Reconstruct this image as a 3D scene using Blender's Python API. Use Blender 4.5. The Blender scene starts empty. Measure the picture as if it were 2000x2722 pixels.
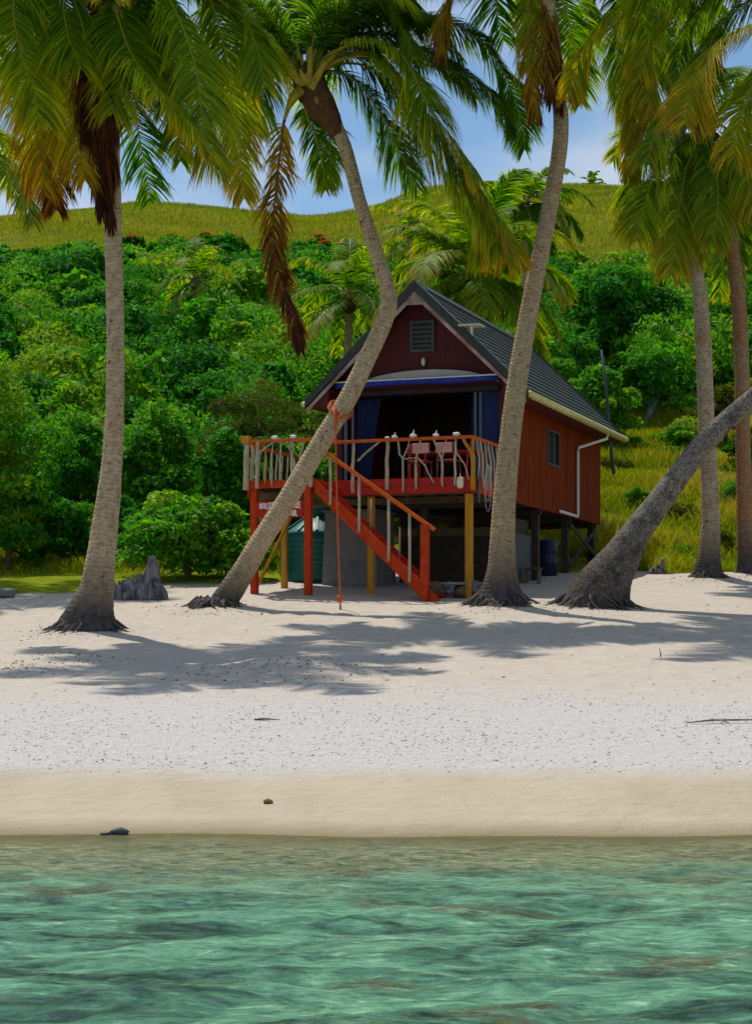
import bpy, math, random
import numpy as np
from mathutils import Vector, Matrix, noise

sc = bpy.context.scene
# ------------------------------------------------------------------ camera
F = 5000.0; CX = 1000.0; HY = 1720.0; CH = 1.8          # focal (px of the 2000 px wide photo), horizon row, eye height
cam = bpy.data.cameras.new("camera"); camo = bpy.data.objects.new("camera", cam)
sc.collection.objects.link(camo); sc.camera = camo
camo.location = (0, 0, CH); camo.rotation_euler = (math.radians(90), 0, 0)
cam.sensor_fit = 'HORIZONTAL'; cam.sensor_width = 36.0; cam.lens = 36.0 * F / 2000.0
cam.shift_y = (HY - 1361.0) / 2000.0
cam.clip_start = 0.1; cam.clip_end = 3000.0

# ------------------------------------------------------------------ light
SUN_EL, SUN_AZ = math.radians(66), math.atan2(-3.3, 5.9)   # azimuth from +Y towards +X
w = bpy.data.worlds.new("World"); sc.world = w; w.use_nodes = True
nt = w.node_tree; nt.nodes.clear()
def wn(t): return nt.nodes.new(t)
out = wn('ShaderNodeOutputWorld'); bg = wn('ShaderNodeBackground'); sky = wn('ShaderNodeTexSky')
sky.sky_type = 'NISHITA'; sky.sun_disc = False; sky.sun_elevation = SUN_EL; sky.sun_rotation = SUN_AZ
sky.air_density = 1.0; sky.dust_density = 0.6; sky.ozone_density = 2.2
bg.inputs['Strength'].default_value = 0.10
tc = wn('ShaderNodeTexCoord'); mp = wn('ShaderNodeMapping'); mp.inputs['Scale'].default_value = (1.0, 1.0, 2.6)
ns = wn('ShaderNodeTexNoise'); ns.inputs['Scale'].default_value = 5.5; ns.inputs['Detail'].default_value = 6; ns.inputs['Roughness'].default_value = 0.5
rp = wn('ShaderNodeValToRGB'); rp.color_ramp.elements[0].position = 0.42; rp.color_ramp.elements[1].position = 0.64
mx = wn('ShaderNodeMixRGB'); mx.inputs['Color2'].default_value = (7.2, 8.0, 9.2, 1)
tint = wn('ShaderNodeMixRGB'); tint.blend_type = 'MULTIPLY'; tint.inputs['Fac'].default_value = 1.0
tint.inputs['Color2'].default_value = (1.02, 1.20, 1.28, 1)
mth = wn('ShaderNodeMath'); mth.operation = 'MULTIPLY'; mth.inputs[1].default_value = 0.75
nt.links.new(tc.outputs['Generated'], mp.inputs['Vector']); nt.links.new(mp.outputs[0], ns.inputs['Vector'])
nt.links.new(ns.outputs['Fac'], rp.inputs['Fac']); nt.links.new(rp.outputs['Color'], mth.inputs[0])
nt.links.new(sky.outputs[0], tint.inputs['Color1']); nt.links.new(tint.outputs[0], mx.inputs['Color1'])
nt.links.new(mth.outputs[0], mx.inputs['Fac'])
nt.links.new(mx.outputs[0], bg.inputs['Color']); nt.links.new(bg.outputs[0], out.inputs[0])
sl = bpy.data.lights.new("sun", 'SUN'); so = bpy.data.objects.new("sun", sl); sc.collection.objects.link(so)
sl.energy = 4.2; sl.angle = math.radians(0.53); sl.color = (1.0, 0.95, 0.86)
sdir = Vector((math.sin(SUN_AZ) * math.cos(SUN_EL), math.cos(SUN_AZ) * math.cos(SUN_EL), math.sin(SUN_EL)))
so.rotation_euler = (-sdir).to_track_quat('-Z', 'Y').to_euler(); so.location = (-20, 60, 60)
sc.view_settings.view_transform = 'Standard'; sc.view_settings.look = 'None'
sc.view_settings.gamma = 1.0; sc.view_settings.exposure = -0.2
sc.cycles.max_bounces = 8; sc.cycles.transparent_max_bounces = 16
sc.cycles.caustics_reflective = False; sc.cycles.caustics_refractive = False

random.seed(7); rng = np.random.default_rng(11)

# ------------------------------------------------------------------ helpers
def P(px, py, D): return Vector(((px - CX) / F * D, D, CH + (HY - py) / F * D))

def tag(o, label=None, cat=None, group=None, kind=None):
    if label: o['label'] = label
    if cat: o['category'] = cat
    if group: o['group'] = group
    if kind: o['kind'] = kind
    return o
def empty(name, loc=(0, 0, 0), rz=0.0, parent=None):
    o = bpy.data.objects.new(name, None); sc.collection.objects.link(o)
    o.location = loc; o.rotation_euler = (0, 0, rz); o.empty_display_size = 0.3
    if parent: o.parent = parent
    return o
def link(name, me, parent=None, loc=None):
    o = bpy.data.objects.new(name, me); sc.collection.objects.link(o)
    if parent is not None: o.parent = parent
    if loc is not None: o.location = loc
    return o

def np_mesh(name, V, Fq, mats, attrs=None, smooth=False, midx=None):
    """fast mesh from numpy arrays (all faces the same size)"""
    me = bpy.data.meshes.new(name); V = np.asarray(V, dtype=np.float32); Fq = np.asarray(Fq, dtype=np.int32)
    n, k = Fq.shape
    me.vertices.add(len(V)); me.vertices.foreach_set('co', V.ravel())
    me.loops.add(n * k); me.loops.foreach_set('vertex_index', Fq.ravel())
    me.polygons.add(n); me.polygons.foreach_set('loop_start', np.arange(0, n * k, k, dtype=np.int32))
    me.polygons.foreach_set('use_smooth', np.full(n, smooth, dtype=bool))
    for m in mats: me.materials.append(m)
    if midx is not None: me.polygons.foreach_set('material_index', np.asarray(midx, dtype=np.int32))
    if attrs:
        for k_, a in attrs.items():
            at = me.attributes.new(k_, 'FLOAT', 'POINT'); at.data.foreach_set('value', np.asarray(a, dtype=np.float32))
    me.update(calc_edges=True)
    return me

class MB:
    def __init__(s): s.v = []; s.f = []; s.m = []; s.al = []; s.sm = []
    def add(s, V, Fs, m=0, al=None, smooth=False):
        b = len(s.v); s.v += [tuple(p) for p in V]; s.f += [tuple(b + i for i in f) for f in Fs]
        s.m += [m] * len(Fs); s.al += (al if al is not None else [0.0] * len(V)); s.sm += [smooth] * len(Fs)
    def box(s, a, b, m=0):
        x0, y0, z0 = [min(a[i], b[i]) for i in range(3)]; x1, y1, z1 = [max(a[i], b[i]) for i in range(3)]
        s.add([(x0,y0,z0),(x1,y0,z0),(x1,y1,z0),(x0,y1,z0),(x0,y0,z1),(x1,y0,z1),(x1,y1,z1),(x0,y1,z1)],
              [(0,3,2,1),(4,5,6,7),(0,1,5,4),(1,2,6,5),(2,3,7,6),(3,0,4,7)], m)
    def beam(s, p, q, wd, ht, up=(0,0,1), m=0):
        """box beam from p to q, wd across, ht along up"""
        p = Vector(p); q = Vector(q); d = (q - p).normalized(); up = Vector(up)
        x = d.cross(up)
        if x.length < 1e-4: x = d.cross(Vector((0,1,0)))
        x.normalize(); z = x.cross(d).normalized(); x *= wd / 2; z *= ht / 2
        V = [p-x-z, p+x-z, p+x+z, p-x+z, q-x-z, q+x-z, q+x+z, q-x+z]
        s.add(V, [(0,3,2,1),(4,5,6,7),(0,1,5,4),(1,2,6,5),(2,3,7,6),(3,0,4,7)], m)
    def prism(s, poly, ax, a0, a1, m=0):
        """extrude 2-D polygon along axis 0/1/2; poly gives the other two coordinates in order"""
        def mk(c, t):
            if ax == 0: return (t, c[0], c[1])
            if ax == 1: return (c[0], t, c[1])
            return (c[0], c[1], t)
        n = len(poly); V = [mk(c, a0) for c in poly] + [mk(c, a1) for c in poly]
        Fs = [tuple(range(n)), tuple(range(2*n-1, n-1, -1))] + [(i, i+n, (i+1) % n + n, (i+1) % n) for i in range(n)]
        s.add(V, Fs, m)
    def tube(s, pts, r, n=8, m=0, caps=True, smooth=True, wob=0.0, fn=None):
        pts = [Vector(p) for p in pts]; k = len(pts)
        rr = r if isinstance(r, (list, tuple)) else [r] * k
        V = []; al = []; L = 0.0; ref = None
        for i, p in enumerate(pts):
            t = (pts[min(i+1, k-1)] - pts[max(i-1, 0)]).normalized()
            if ref is None:
                ref = Vector((1,0,0)) if abs(t.x) < 0.9 else Vector((0,1,0))
            a = (ref - t * ref.dot(t)).normalized(); b = t.cross(a); ref = a
            if i: L += (p - pts[i-1]).length
            for j in range(n):
                th = 2*math.pi*j/n; rad = rr[i]
                if wob: rad *= 1 + wob * noise.noise(Vector((math.cos(th)*1.5, math.sin(th)*1.5, L*3)) + pts[0])
                if fn: rad *= fn(L, th, i)
                V.append(p + (a*math.cos(th) + b*math.sin(th)) * rad); al.append(L)
        Fs = [(i*n+j, i*n+(j+1) % n, (i+1)*n+(j+1) % n, (i+1)*n+j) for i in range(k-1) for j in range(n)]
        if caps: Fs += [tuple(range(n-1, -1, -1)), tuple(range((k-1)*n, k*n))]
        s.add(V, Fs, m, al, smooth)
    def lathe(s, prof, c, n=24, m=0, smooth=True):
        V = []; k = len(prof)
        for (r, z) in prof:
            for j in range(n):
                th = 2*math.pi*j/n; V.append((c[0]+r*math.cos(th), c[1]+r*math.sin(th), c[2]+z))
        Fs = [(i*n+j, i*n+(j+1) % n, (i+1)*n+(j+1) % n, (i+1)*n+j) for i in range(k-1) for j in range(n)]
        Fs += [tuple(range(n-1, -1, -1)), tuple(range((k-1)*n, k*n))]
        s.add(V, Fs, m, None, smooth)
    def blob(s, c, r, m=0, amp=0.15, sub=2, seed=0, fr=1.5):
        import bmesh
        bm = bmesh.new(); bmesh.ops.create_icosphere(bm, subdivisions=sub, radius=1.0)
        V = []
        for v in bm.verts:
            q = v.co.copy(); d = 1 + amp*noise.noise(q*fr + Vector((seed*3.1, seed, 0))) + amp*.5*noise.noise(q*fr*2.7 + Vector((seed, 5, 0)))
            V.append((c[0]+q.x*r[0]*d, c[1]+q.y*r[1]*d, c[2]+q.z*r[2]*d))
        Fs = [tuple(v.index for v in f.verts) for f in bm.faces]; bm.free()
        s.add(V, Fs, m, None, True)
    def build(s, name, mats, parent=None, loc=None, bevel=0.0):
        me = bpy.data.meshes.new(name); me.from_pydata(s.v, [], s.f)
        if not isinstance(mats, (list, tuple)): mats = [mats]
        for mt in mats: me.materials.append(mt)
        me.polygons.foreach_set('material_index', s.m); me.polygons.foreach_set('use_smooth', s.sm)
        at = me.attributes.new('along', 'FLOAT', 'POINT'); at.data.foreach_set('value', s.al)
        me.update()
        o = link(name, me, parent, loc)
        if bevel:
            b = o.modifiers.new('bevel', 'BEVEL'); b.width = bevel; b.segments = 2; b.limit_method = 'ANGLE'
        return o

# ------------------------------------------------------------------ materials
def new_mat(name):
    m = bpy.data.materials.new(name); m.use_nodes = True; t = m.node_tree; t.nodes.clear()
    o = t.nodes.new('ShaderNodeOutputMaterial'); return m, t, o
def nd(t, k, **kw):
    n = t.nodes.new('ShaderNode' + k)
    for a, b in kw.items():
        if a in n.inputs: n.inputs[a].default_value = b
        else: setattr(n, a, b)
    return n
def ramp(t, stops, src=None):
    r = t.nodes.new('ShaderNodeValToRGB'); e = r.color_ramp.elements
    while len(e) < len(stops): e.new(0.5)
    for x, (p, c) in zip(e, stops): x.position = p; x.color = (c[0], c[1], c[2], 1) if len(c) == 3 else c
    if src is not None: t.links.new(src, r.inputs['Fac'])
    return r
def coords(t, scale=(1,1,1), kind='Object'):
    c = t.nodes.new('ShaderNodeTexCoord'); m = t.nodes.new('ShaderNodeMapping'); m.inputs['Scale'].default_value = scale
    t.links.new(c.outputs[kind], m.inputs['Vector']); return m.outputs[0]
def mixc(t, fac, a, b, blend='MIX'):
    m = t.nodes.new('ShaderNodeMixRGB'); m.blend_type = blend
    for i, v in (('Fac', fac), ('Color1', a), ('Color2', b)):
        if isinstance(v, (int, float)): m.inputs[i].default_value = v
        elif isinstance(v, tuple): m.inputs[i].default_value = (*v[:3], 1)
        else: t.links.new(v, m.inputs[i])
    return m.outputs[0]
def simple(name, c1, c2, scale=6.0, stretch=(1,1,1), rough=0.7, bump=0.2, bd=0.01, detail=6, spec=0.4, c3=None, metal=0.0):
    m, t, o = new_mat(name); v = coords(t, stretch)
    n = nd(t, 'TexNoise', Scale=scale, Detail=detail, Roughness=0.65); t.links.new(v, n.inputs['Vector'])
    r = ramp(t, [(0.32, c1), (0.68, c2)], n.outputs['Fac']); col = r.outputs['Color']
    if c3:
        n2 = nd(t, 'TexNoise', Scale=scale*0.35, Detail=8, Roughness=0.75); t.links.new(v, n2.inputs['Vector'])
        r2 = ramp(t, [(0.55, (0,0,0)), (0.68, (1,1,1))], n2.outputs['Fac']); col = mixc(t, r2.outputs['Color'], col, c3)
    b = nd(t, 'BsdfPrincipled', Roughness=rough, Metallic=metal); b.inputs['Specular IOR Level'].default_value = spec
    t.links.new(col, b.inputs['Base Color'])
    bp = nd(t, 'Bump', Strength=bump, Distance=bd); t.links.new(n.outputs['Fac'], bp.inputs['Height']); t.links.new(bp.outputs[0], b.inputs['Normal'])
    t.links.new(b.outputs[0], o.inputs[0]); return m

def leaf_mat(name, stops, trans=0.35, rough=0.45, tr_col=(1.3, 1.4, 0.5), attr='tint', spec=0.35):
    """foliage: colour from per-leaf attributes, light passes through"""
    m, t, o = new_mat(name)
    a = nd(t, 'Attribute', attribute_name=attr); r = ramp(t, stops, a.outputs['Fac'])
    a2 = nd(t, 'Attribute', attribute_name='rnd')
    mr = nd(t, 'MapRange'); mr.inputs['To Min'].default_value = 0.55; mr.inputs['To Max'].default_value = 1.45
    t.links.new(a2.outputs['Fac'], mr.inputs['Value'])
    hs = nd(t, 'HueSaturation'); t.links.new(mr.outputs[0], hs.inputs['Value']); t.links.new(r.outputs['Color'], hs.inputs['Color'])
    b = nd(t, 'BsdfPrincipled', Roughness=rough); b.inputs['Specular IOR Level'].default_value = spec
    t.links.new(hs.outputs[0], b.inputs['Base Color'])
    tl = nd(t, 'BsdfTranslucent'); tcx = mixc(t, 1.0, hs.outputs[0], tr_col, 'MULTIPLY'); t.links.new(tcx, tl.inputs['Color'])
    ms = nd(t, 'MixShader', Fac=trans); t.links.new(b.outputs[0], ms.inputs[1]); t.links.new(tl.outputs[0], ms.inputs[2])
    t.links.new(ms.outputs[0], o.inputs[0]); return m

M = {}
M['frond'] = leaf_mat('palm_leaf', [(0.0, (0.026,0.095,0.005)), (0.2, (0.090,0.210,0.006)), (0.42, (0.25,0.320,0.007)), (0.60, (0.46,0.30,0.010)), (0.78, (0.17,0.055,0.010)), (1.0, (0.050,0.016,0.010))], trans=0.52, rough=0.55, tr_col=(2.0,2.0,0.35), spec=0.14)
M['rachis'] = leaf_mat('palm_rib', [(0.0, (0.16,0.20,0.02)), (0.45, (0.36,0.27,0.02)), (0.75, (0.22,0.09,0.02)), (1.0, (0.08,0.03,0.015))], trans=0.0, rough=0.4)
M['leaf'] = leaf_mat('broad_leaf', [(0.0, (0.014,0.095,0.010)), (0.35, (0.038,0.200,0.010)), (0.7, (0.10,0.31,0.012)), (0.9, (0.20,0.34,0.012)), (1.0, (0.30,0.33,0.02))], trans=0.42, rough=0.6, tr_col=(1.2,1.5,0.4), spec=0.12)
M['olive_leaf'] = leaf_mat('olive_leaf', [(0.0, (0.05,0.085,0.006)), (0.5, (0.11,0.140,0.010)), (0.85, (0.20,0.16,0.03)), (1.0, (0.30,0.22,0.12))], trans=0.3, rough=0.7, spec=0.1)
M['flower'] = leaf_mat('orange_flower', [(0.0, (0.55,0.06,0.01)), (1.0, (0.75,0.16,0.02))], trans=0.3, tr_col=(1,1,1))
M['grass'] = leaf_mat('grass_blade', [(0.0, (0.11,0.22,0.006)), (0.5, (0.33,0.36,0.008)), (0.8, (0.48,0.40,0.03)), (1.0, (0.60,0.45,0.28))], trans=0.35, rough=0.7, tr_col=(1.2,1.2,0.5), spec=0.1)
M['bark'] = simple('branch_bark', (0.07,0.05,0.035), (0.18,0.14,0.10), 8, rough=0.9, bump=0.6)

def trunk_mat(name='palm_bark', stain=.5, lo=.56, tone=(1,1,1)):
    m, t, o = new_mat(name)
    al = nd(t, 'Attribute', attribute_name='along')
    v = coords(t, (1,1,1))
    nz = nd(t, 'TexNoise', Scale=2.2, Detail=4); t.links.new(v, nz.inputs['Vector'])
    # growth rings: thin dark scars, wavy
    m1 = nd(t, 'Math', operation='MULTIPLY_ADD'); m1.inputs[1].default_value = 0.30
    t.links.new(nz.outputs['Fac'], m1.inputs[0]); t.links.new(al.outputs['Fac'], m1.inputs[2])
    m2 = nd(t, 'Math', operation='MULTIPLY'); m2.inputs[1].default_value = 2*math.pi/0.085; t.links.new(m1.outputs[0], m2.inputs[0])
    m3 = nd(t, 'Math', operation='SINE'); t.links.new(m2.outputs[0], m3.inputs[0])
    rr = ramp(t, [(0.0, (0,0,0)), (1.0, (1,1,1))]); mr = nd(t, 'MapRange'); mr.inputs['From Min'].default_value = 0.2; mr.inputs['From Max'].default_value = 1.0
    t.links.new(m3.outputs[0], mr.inputs['Value']); t.links.new(mr.outputs[0], rr.inputs['Fac'])
    n1 = nd(t, 'TexNoise', Scale=9, Detail=9, Roughness=0.75); t.links.new(v, n1.inputs['Vector'])
    base = ramp(t, [(0.30, (0.17,0.12,0.07)), (0.46, (0.42,0.32,0.205)), (0.58, (0.50,0.405,0.28)), (0.70, (0.70,0.60,0.45))], n1.outputs['Fac'])
    n2 = nd(t, 'TexNoise', Scale=1.3, Detail=7, Roughness=0.7); t.links.new(v, n2.inputs['Vector'])
    r2 = ramp(t, [(lo, (0,0,0)), (lo+.12, (1,1,1))], n2.outputs['Fac'])
    f2 = nd(t, 'Math', operation='MULTIPLY'); f2.inputs[1].default_value = stain; t.links.new(r2.outputs['Color'], f2.inputs[0])
    c = mixc(t, f2.outputs[0], mixc(t, 1.0, base.outputs['Color'], tone, 'MULTIPLY'), (0.36,0.15,0.055))
    n3 = nd(t, 'TexNoise', Scale=28, Detail=4); t.links.new(v, n3.inputs['Vector'])
    r3 = ramp(t, [(0.62, (0,0,0)), (0.70, (1,1,1))], n3.outputs['Fac'])
    c = mixc(t, r3.outputs['Color'], c, (0.52,0.51,0.44))
    fr = nd(t, 'Math', operation='MULTIPLY'); fr.inputs[1].default_value = 0.26; t.links.new(rr.outputs['Color'], fr.inputs[0])
    c = mixc(t, fr.outputs[0], c, (0.10,0.085,0.07))
    vs = coords(t, (1,1,.18)); n4 = nd(t, 'TexNoise', Scale=16, Detail=5, Roughness=.6); t.links.new(vs, n4.inputs['Vector'])
    r4 = ramp(t, [(0.62, (0,0,0)), (0.68, (.7,.7,.7))], n4.outputs['Fac']); c = mixc(t, r4.outputs['Color'], c, (0.09,0.07,0.055))
    n5 = nd(t, 'TexNoise', Scale=11, Detail=2); t.links.new(v, n5.inputs['Vector']); r5 = ramp(t, [(0.66, (0,0,0)), (0.70, (.8,.8,.8))], n5.outputs['Fac']); c = mixc(t, r5.outputs['Color'], c, (0.05,0.04,0.035))
    # dark weathered root foot: fibrous black-grey bark over the first metre
    mb = nd(t, 'MapRange'); mb.inputs['From Min'].default_value = 0.25; mb.inputs['From Max'].default_value = 1.5
    mb.inputs['To Min'].default_value = 1.0; mb.inputs['To Max'].default_value = 0.0
    ad = nd(t, 'Math', operation='MULTIPLY_ADD'); ad.inputs[1].default_value = -0.9; t.links.new(n1.outputs['Fac'], ad.inputs[0])
    aa = nd(t, 'Math', operation='ADD'); aa.inputs[1].default_value = 0.15; t.links.new(al.outputs['Fac'], aa.inputs[0]); t.links.new(aa.outputs[0], ad.inputs[2])
    t.links.new(ad.outputs[0], mb.inputs['Value'])
    foot = ramp(t, [(0.35, (0.022,0.018,0.019)), (0.62, (0.12,0.10,0.095))], n1.outputs['Fac'])
    c = mixc(t, mb.outputs[0], c, foot.outputs['Color'])
    b = nd(t, 'BsdfPrincipled', Roughness=0.9); b.inputs['Specular IOR Level'].default_value = 0.15; t.links.new(c, b.inputs['Base Color'])
    h = mixc(t, 0.22, n1.outputs['Fac'], m3.outputs[0])
    bp = nd(t, 'Bump', Strength=0.65, Distance=0.03); t.links.new(h, bp.inputs['Height']); t.links.new(bp.outputs[0], b.inputs['Normal'])
    t.links.new(b.outputs[0], o.inputs[0]); return m
M['trunk'] = trunk_mat(tone=(1.08,1.0,.88))
M['trunk_stained'] = trunk_mat('stained_palm_bark', .75, .50)
M['trunk_brown'] = trunk_mat('brown_palm_bark', .8, .42, (.75,.62,.52))
M['trunk_mid'] = trunk_mat('warm_palm_bark', .6, .54, (1.0,.92,.78))
def lean_mat():
    m, t, o = new_mat('mottled_bark'); v = coords(t)
    def no(s, d, r=.65):
        n = nd(t, 'TexNoise', Scale=s, Detail=d, Roughness=r); t.links.new(v, n.inputs['Vector']); return n.outputs['Fac']
    a = no(18, 8, .75); c = ramp(t, [(.30,(.045,.037,.033)), (.48,(.21,.175,.145)), (.64,(.46,.40,.33))], a).outputs['Color']
    pat = ramp(t, [(.52,(0,0,0)), (.62,(1,1,1))], no(3.2, 7)).outputs['Color']; c = mixc(t, pat, c, mixc(t, .6, c, (.04,.033,.03)))
    li = ramp(t, [(.64,(0,0,0)), (.70,(1,1,1))], no(45, 3)).outputs['Color']; c = mixc(t, li, c, (.50,.47,.40))
    al = nd(t, 'Attribute', attribute_name='along'); mr = nd(t, 'MapRange'); mr.inputs['From Min'].default_value = .6; mr.inputs['From Max'].default_value = 3.2; mr.inputs['To Min'].default_value = .45
    t.links.new(al.outputs['Fac'], mr.inputs['Value']); c = mixc(t, 1.0, c, mr.outputs[0], 'MULTIPLY')
    b = nd(t, 'BsdfPrincipled', Roughness=.95); b.inputs['Specular IOR Level'].default_value = .1; t.links.new(c, b.inputs['Base Color'])
    bp = nd(t, 'Bump', Strength=1.0, Distance=.05); t.links.new(a, bp.inputs['Height']); t.links.new(bp.outputs[0], b.inputs['Normal']); t.links.new(b.outputs[0], o.inputs[0]); return m
M['dark_trunk'] = lean_mat()
M['root'] = simple('root_fibre', (0.025,0.02,0.02), (0.16,0.13,0.115), 20, rough=0.95, bump=0.8)
M['fibre'] = simple('palm_fibre', (0.05,0.02,0.01), (0.16,0.07,0.02), 20, (1,1,.2), rough=0.9, bump=0.8, bd=0.03)

# ------------------------------------------------------------------ terrain
def prof(pts, win):
    D = np.arange(-80, 420, 0.5); z = np.interp(D, [p[0] for p in pts], [p[1] for p in pts])
    o = z.copy()
    for i, d in enumerate(D):
        k = int(win(d) / 0.5)
        if k > 0: o[i] = z[max(0, i-k):i+k+1].mean()
    return D, o
beach = [(-80,-6), (0,-2.2), (8,-1.25), (14,-0.5), (17.8,0), (20.5,0.33), (24,0.74), (27,1.10), (31,1.50), (35,1.94), (39,2.44), (43,2.96), (47,3.36), (50,3.7)]
wf = lambda d: 1.0 if d < 45 else (2.0 if d < 60 else 7.0)
TD, ZL = prof(beach + [(54,4.2), (62,5.1), (72,8.2), (90,14.5), (110,21.0), (130,27.2), (150,32.5), (175,38.0), (230,51.5), (260,44), (420,-40)], wf)
_, ZR = prof(beach + [(54,4.1), (60,5.6), (70,8.3), (80,11.2), (95,15.6), (110,21.0), (130,28.0), (150,34.0), (175,42.0), (230,57.5), (265,48), (420,-40)], wf)
RX = [-900,0,200,350,500,680,820,900,1000,1080,1130,1300,1430,1500,1640,1800,2100,3000]
RY = [ 640,595,575,562,572,592,594,583,565,532,516,508,502,508,510,505,500,540]
mounds = []       # (x, y, height, radius): filled from the palms and from the rubble heap
def gz(x, y):
    x = np.asarray(x, dtype=float); y = np.asarray(y, dtype=float)
    q = x / np.maximum(y, 10.0); a = np.clip((q + 0.02) / 0.12, 0, 1); a = a*a*(3-2*a)
    z = np.interp(y, TD, ZL)*(1-a) + np.interp(y, TD, ZR)*a
    # ridge line
    px = q*F + CX; rz_ = CH + (HY - np.interp(px, RX, RY))/F*230.0
    zr0 = np.interp(230.0, TD, ZL)*(1-a) + np.interp(230.0, TD, ZR)*a
    k = np.clip((y-140)/90.0, 0, 1); z = z + (rz_-zr0)*k*k*(3-2*k)
    z = z + np.where((y > 19) & (y < 60), 0.018*np.sin(x*0.9+1.3*np.sin(y*0.5))*np.sin(y*0.7+0.4*x), 0)
    z = z + 0.5*np.clip((y-70)/60, 0, 1)*np.sin(x*0.13+1)*np.sin(y*0.11+x*0.05)
    z = z + 0.016*(np.sin(x*.8+.6)+.6*np.sin(x*2.1+2))*np.clip(1-np.abs(y-18)/6, 0, 1)
    for (mx_, my_, h, r) in mounds:
        z = z + h*np.exp(-((x-mx_)**2+((y-my_))**2)/(r*r))
    return z
def gz1(x, y): return float(gz(x, y))
def ground_D(px, py, d0=24.0, d1=100.0):
    """depth at which the ray through a photo pixel meets the ground"""
    for d in np.arange(d0, d1, 0.05):
        if gz1((px-CX)/F*d, d) >= CH + (HY-py)/F*d: return float(d)
    return d1
# ------------------------------------------------------------------ palm positions (ground contact)
PB = {'P1': (215,1680), 'P2': (560,1618), 'P3': (1330,1612), 'P4': (1565,1614), 'P5': (1880,1542), 'P6': (1966,1534)}
PD = {k: ground_D(*v) for k, v in PB.items()}
for k, (px, py) in PB.items():
    mounds.append(((px-CX)/F*PD[k], PD[k]+0.1, 0.10, 0.9))
mounds.append(((760-CX)/F*30.4, 30.4, 0.22, 1.1)); mounds.append(((160-CX)/F*31.5, 31.5, 0.10, 0.9))

def sand_mat():
    m, t, o = new_mat('sand')
    g = nd(t, 'NewGeometry'); sp = nd(t, 'SeparateXYZ'); t.links.new(g.outputs['Position'], sp.inputs[0])
    def noise_(s, d=5, st=(1,1,1), r=0.6):
        mp_ = nd(t, 'Mapping'); mp_.inputs['Scale'].default_value = st; t.links.new(g.outputs['Position'], mp_.inputs['Vector'])
        n = nd(t, 'TexNoise', Scale=s, Detail=d, Roughness=r); t.links.new(mp_.outputs[0], n.inputs['Vector']); return n.outputs['Fac']
    def math_(op, a, b):
        n = nd(t, 'Math', operation=op)
        for i, v in enumerate((a, b)):
            if isinstance(v, (int, float)): n.inputs[i].default_value = v
            else: t.links.new(v, n.inputs[i])
        return n.outputs[0]
    def rng_(v, a, b, c=0.0, d=1.0):
        n = nd(t, 'MapRange'); t.links.new(v, n.inputs['Value'])
        for i, x in zip(('From Min','From Max','To Min','To Max'), (a,b,c,d)): n.inputs[i].default_value = x
        return n.outputs[0]
    Y = math_('ADD', sp.outputs['Y'], math_('MULTIPLY', math_('SUBTRACT', noise_(0.35, 4), 0.5), 1.6))
    n1 = noise_(3, 8, r=0.7); n2 = noise_(40, 4); n3 = noise_(1.2, 3, (1,0.5,1))
    dry = ramp(t, [(0.3, (0.50,0.425,0.345)), (0.7, (0.61,0.53,0.44))], n1).outputs['Color']
    smooth_ = ramp(t, [(0.3, (0.47,0.39,0.275)), (0.7, (0.55,0.465,0.335))], n3).outputs['Color']
    rub = ramp(t, [(0.30, (0.37,0.34,0.315)), (0.46, (0.54,0.505,0.47)), (0.66, (0.64,0.60,0.56))], n2).outputs['Color']
    c = mixc(t, rng_(Y, 25.0, 29.0), rub, dry)
    c = mixc(t, rng_(Y, 20.6, 21.6), smooth_, c)
    c = mixc(t, rng_(sp.outputs['Z'], 0.0, 0.10), (0.26,0.20,0.11), c)     # wet edge
    # dead leaf crumbs: little dark specks on the dry sand
    sk = ramp(t, [(0.66, (0,0,0)), (0.72, (1,1,1))], noise_(55, 2, (1,0.6,1))).outputs['Color']
    c = mixc(t, math_('MULTIPLY', sk, rng_(noise_(0.8, 3), 0.45, 0.7, 0, 0.75)), c, (0.20,0.155,0.12))
    # seabed darkens with weed patches under water
    wd = ramp(t, [(0.52, (0,0,0)), (0.62, (1,1,1))], noise_(0.5, 5, (0.7,1.2,1))).outputs['Color']
    c = mixc(t, math_('MULTIPLY', wd, rng_(sp.outputs['Z'], -0.05, -0.35, 0, 0.8)), c, (0.05,0.055,0.02))
    b = nd(t, 'BsdfPrincipled', Roughness=0.95); b.inputs['Specular IOR Level'].default_value = 0.1; t.links.new(c, b.inputs['Base Color'])
    hh = math_('ADD', math_('ADD', math_('MULTIPLY', n2, 0.25), n1), math_('MULTIPLY', noise_(5, 3), 1.2))
    bp = nd(t, 'Bump', Strength=0.8, Distance=0.06); t.links.new(hh, bp.inputs['Height']); t.links.new(bp.outputs[0], b.inputs['Normal'])
    t.links.new(b.outputs[0], o.inputs[0]); return m
M['sand'] = sand_mat()

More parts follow.
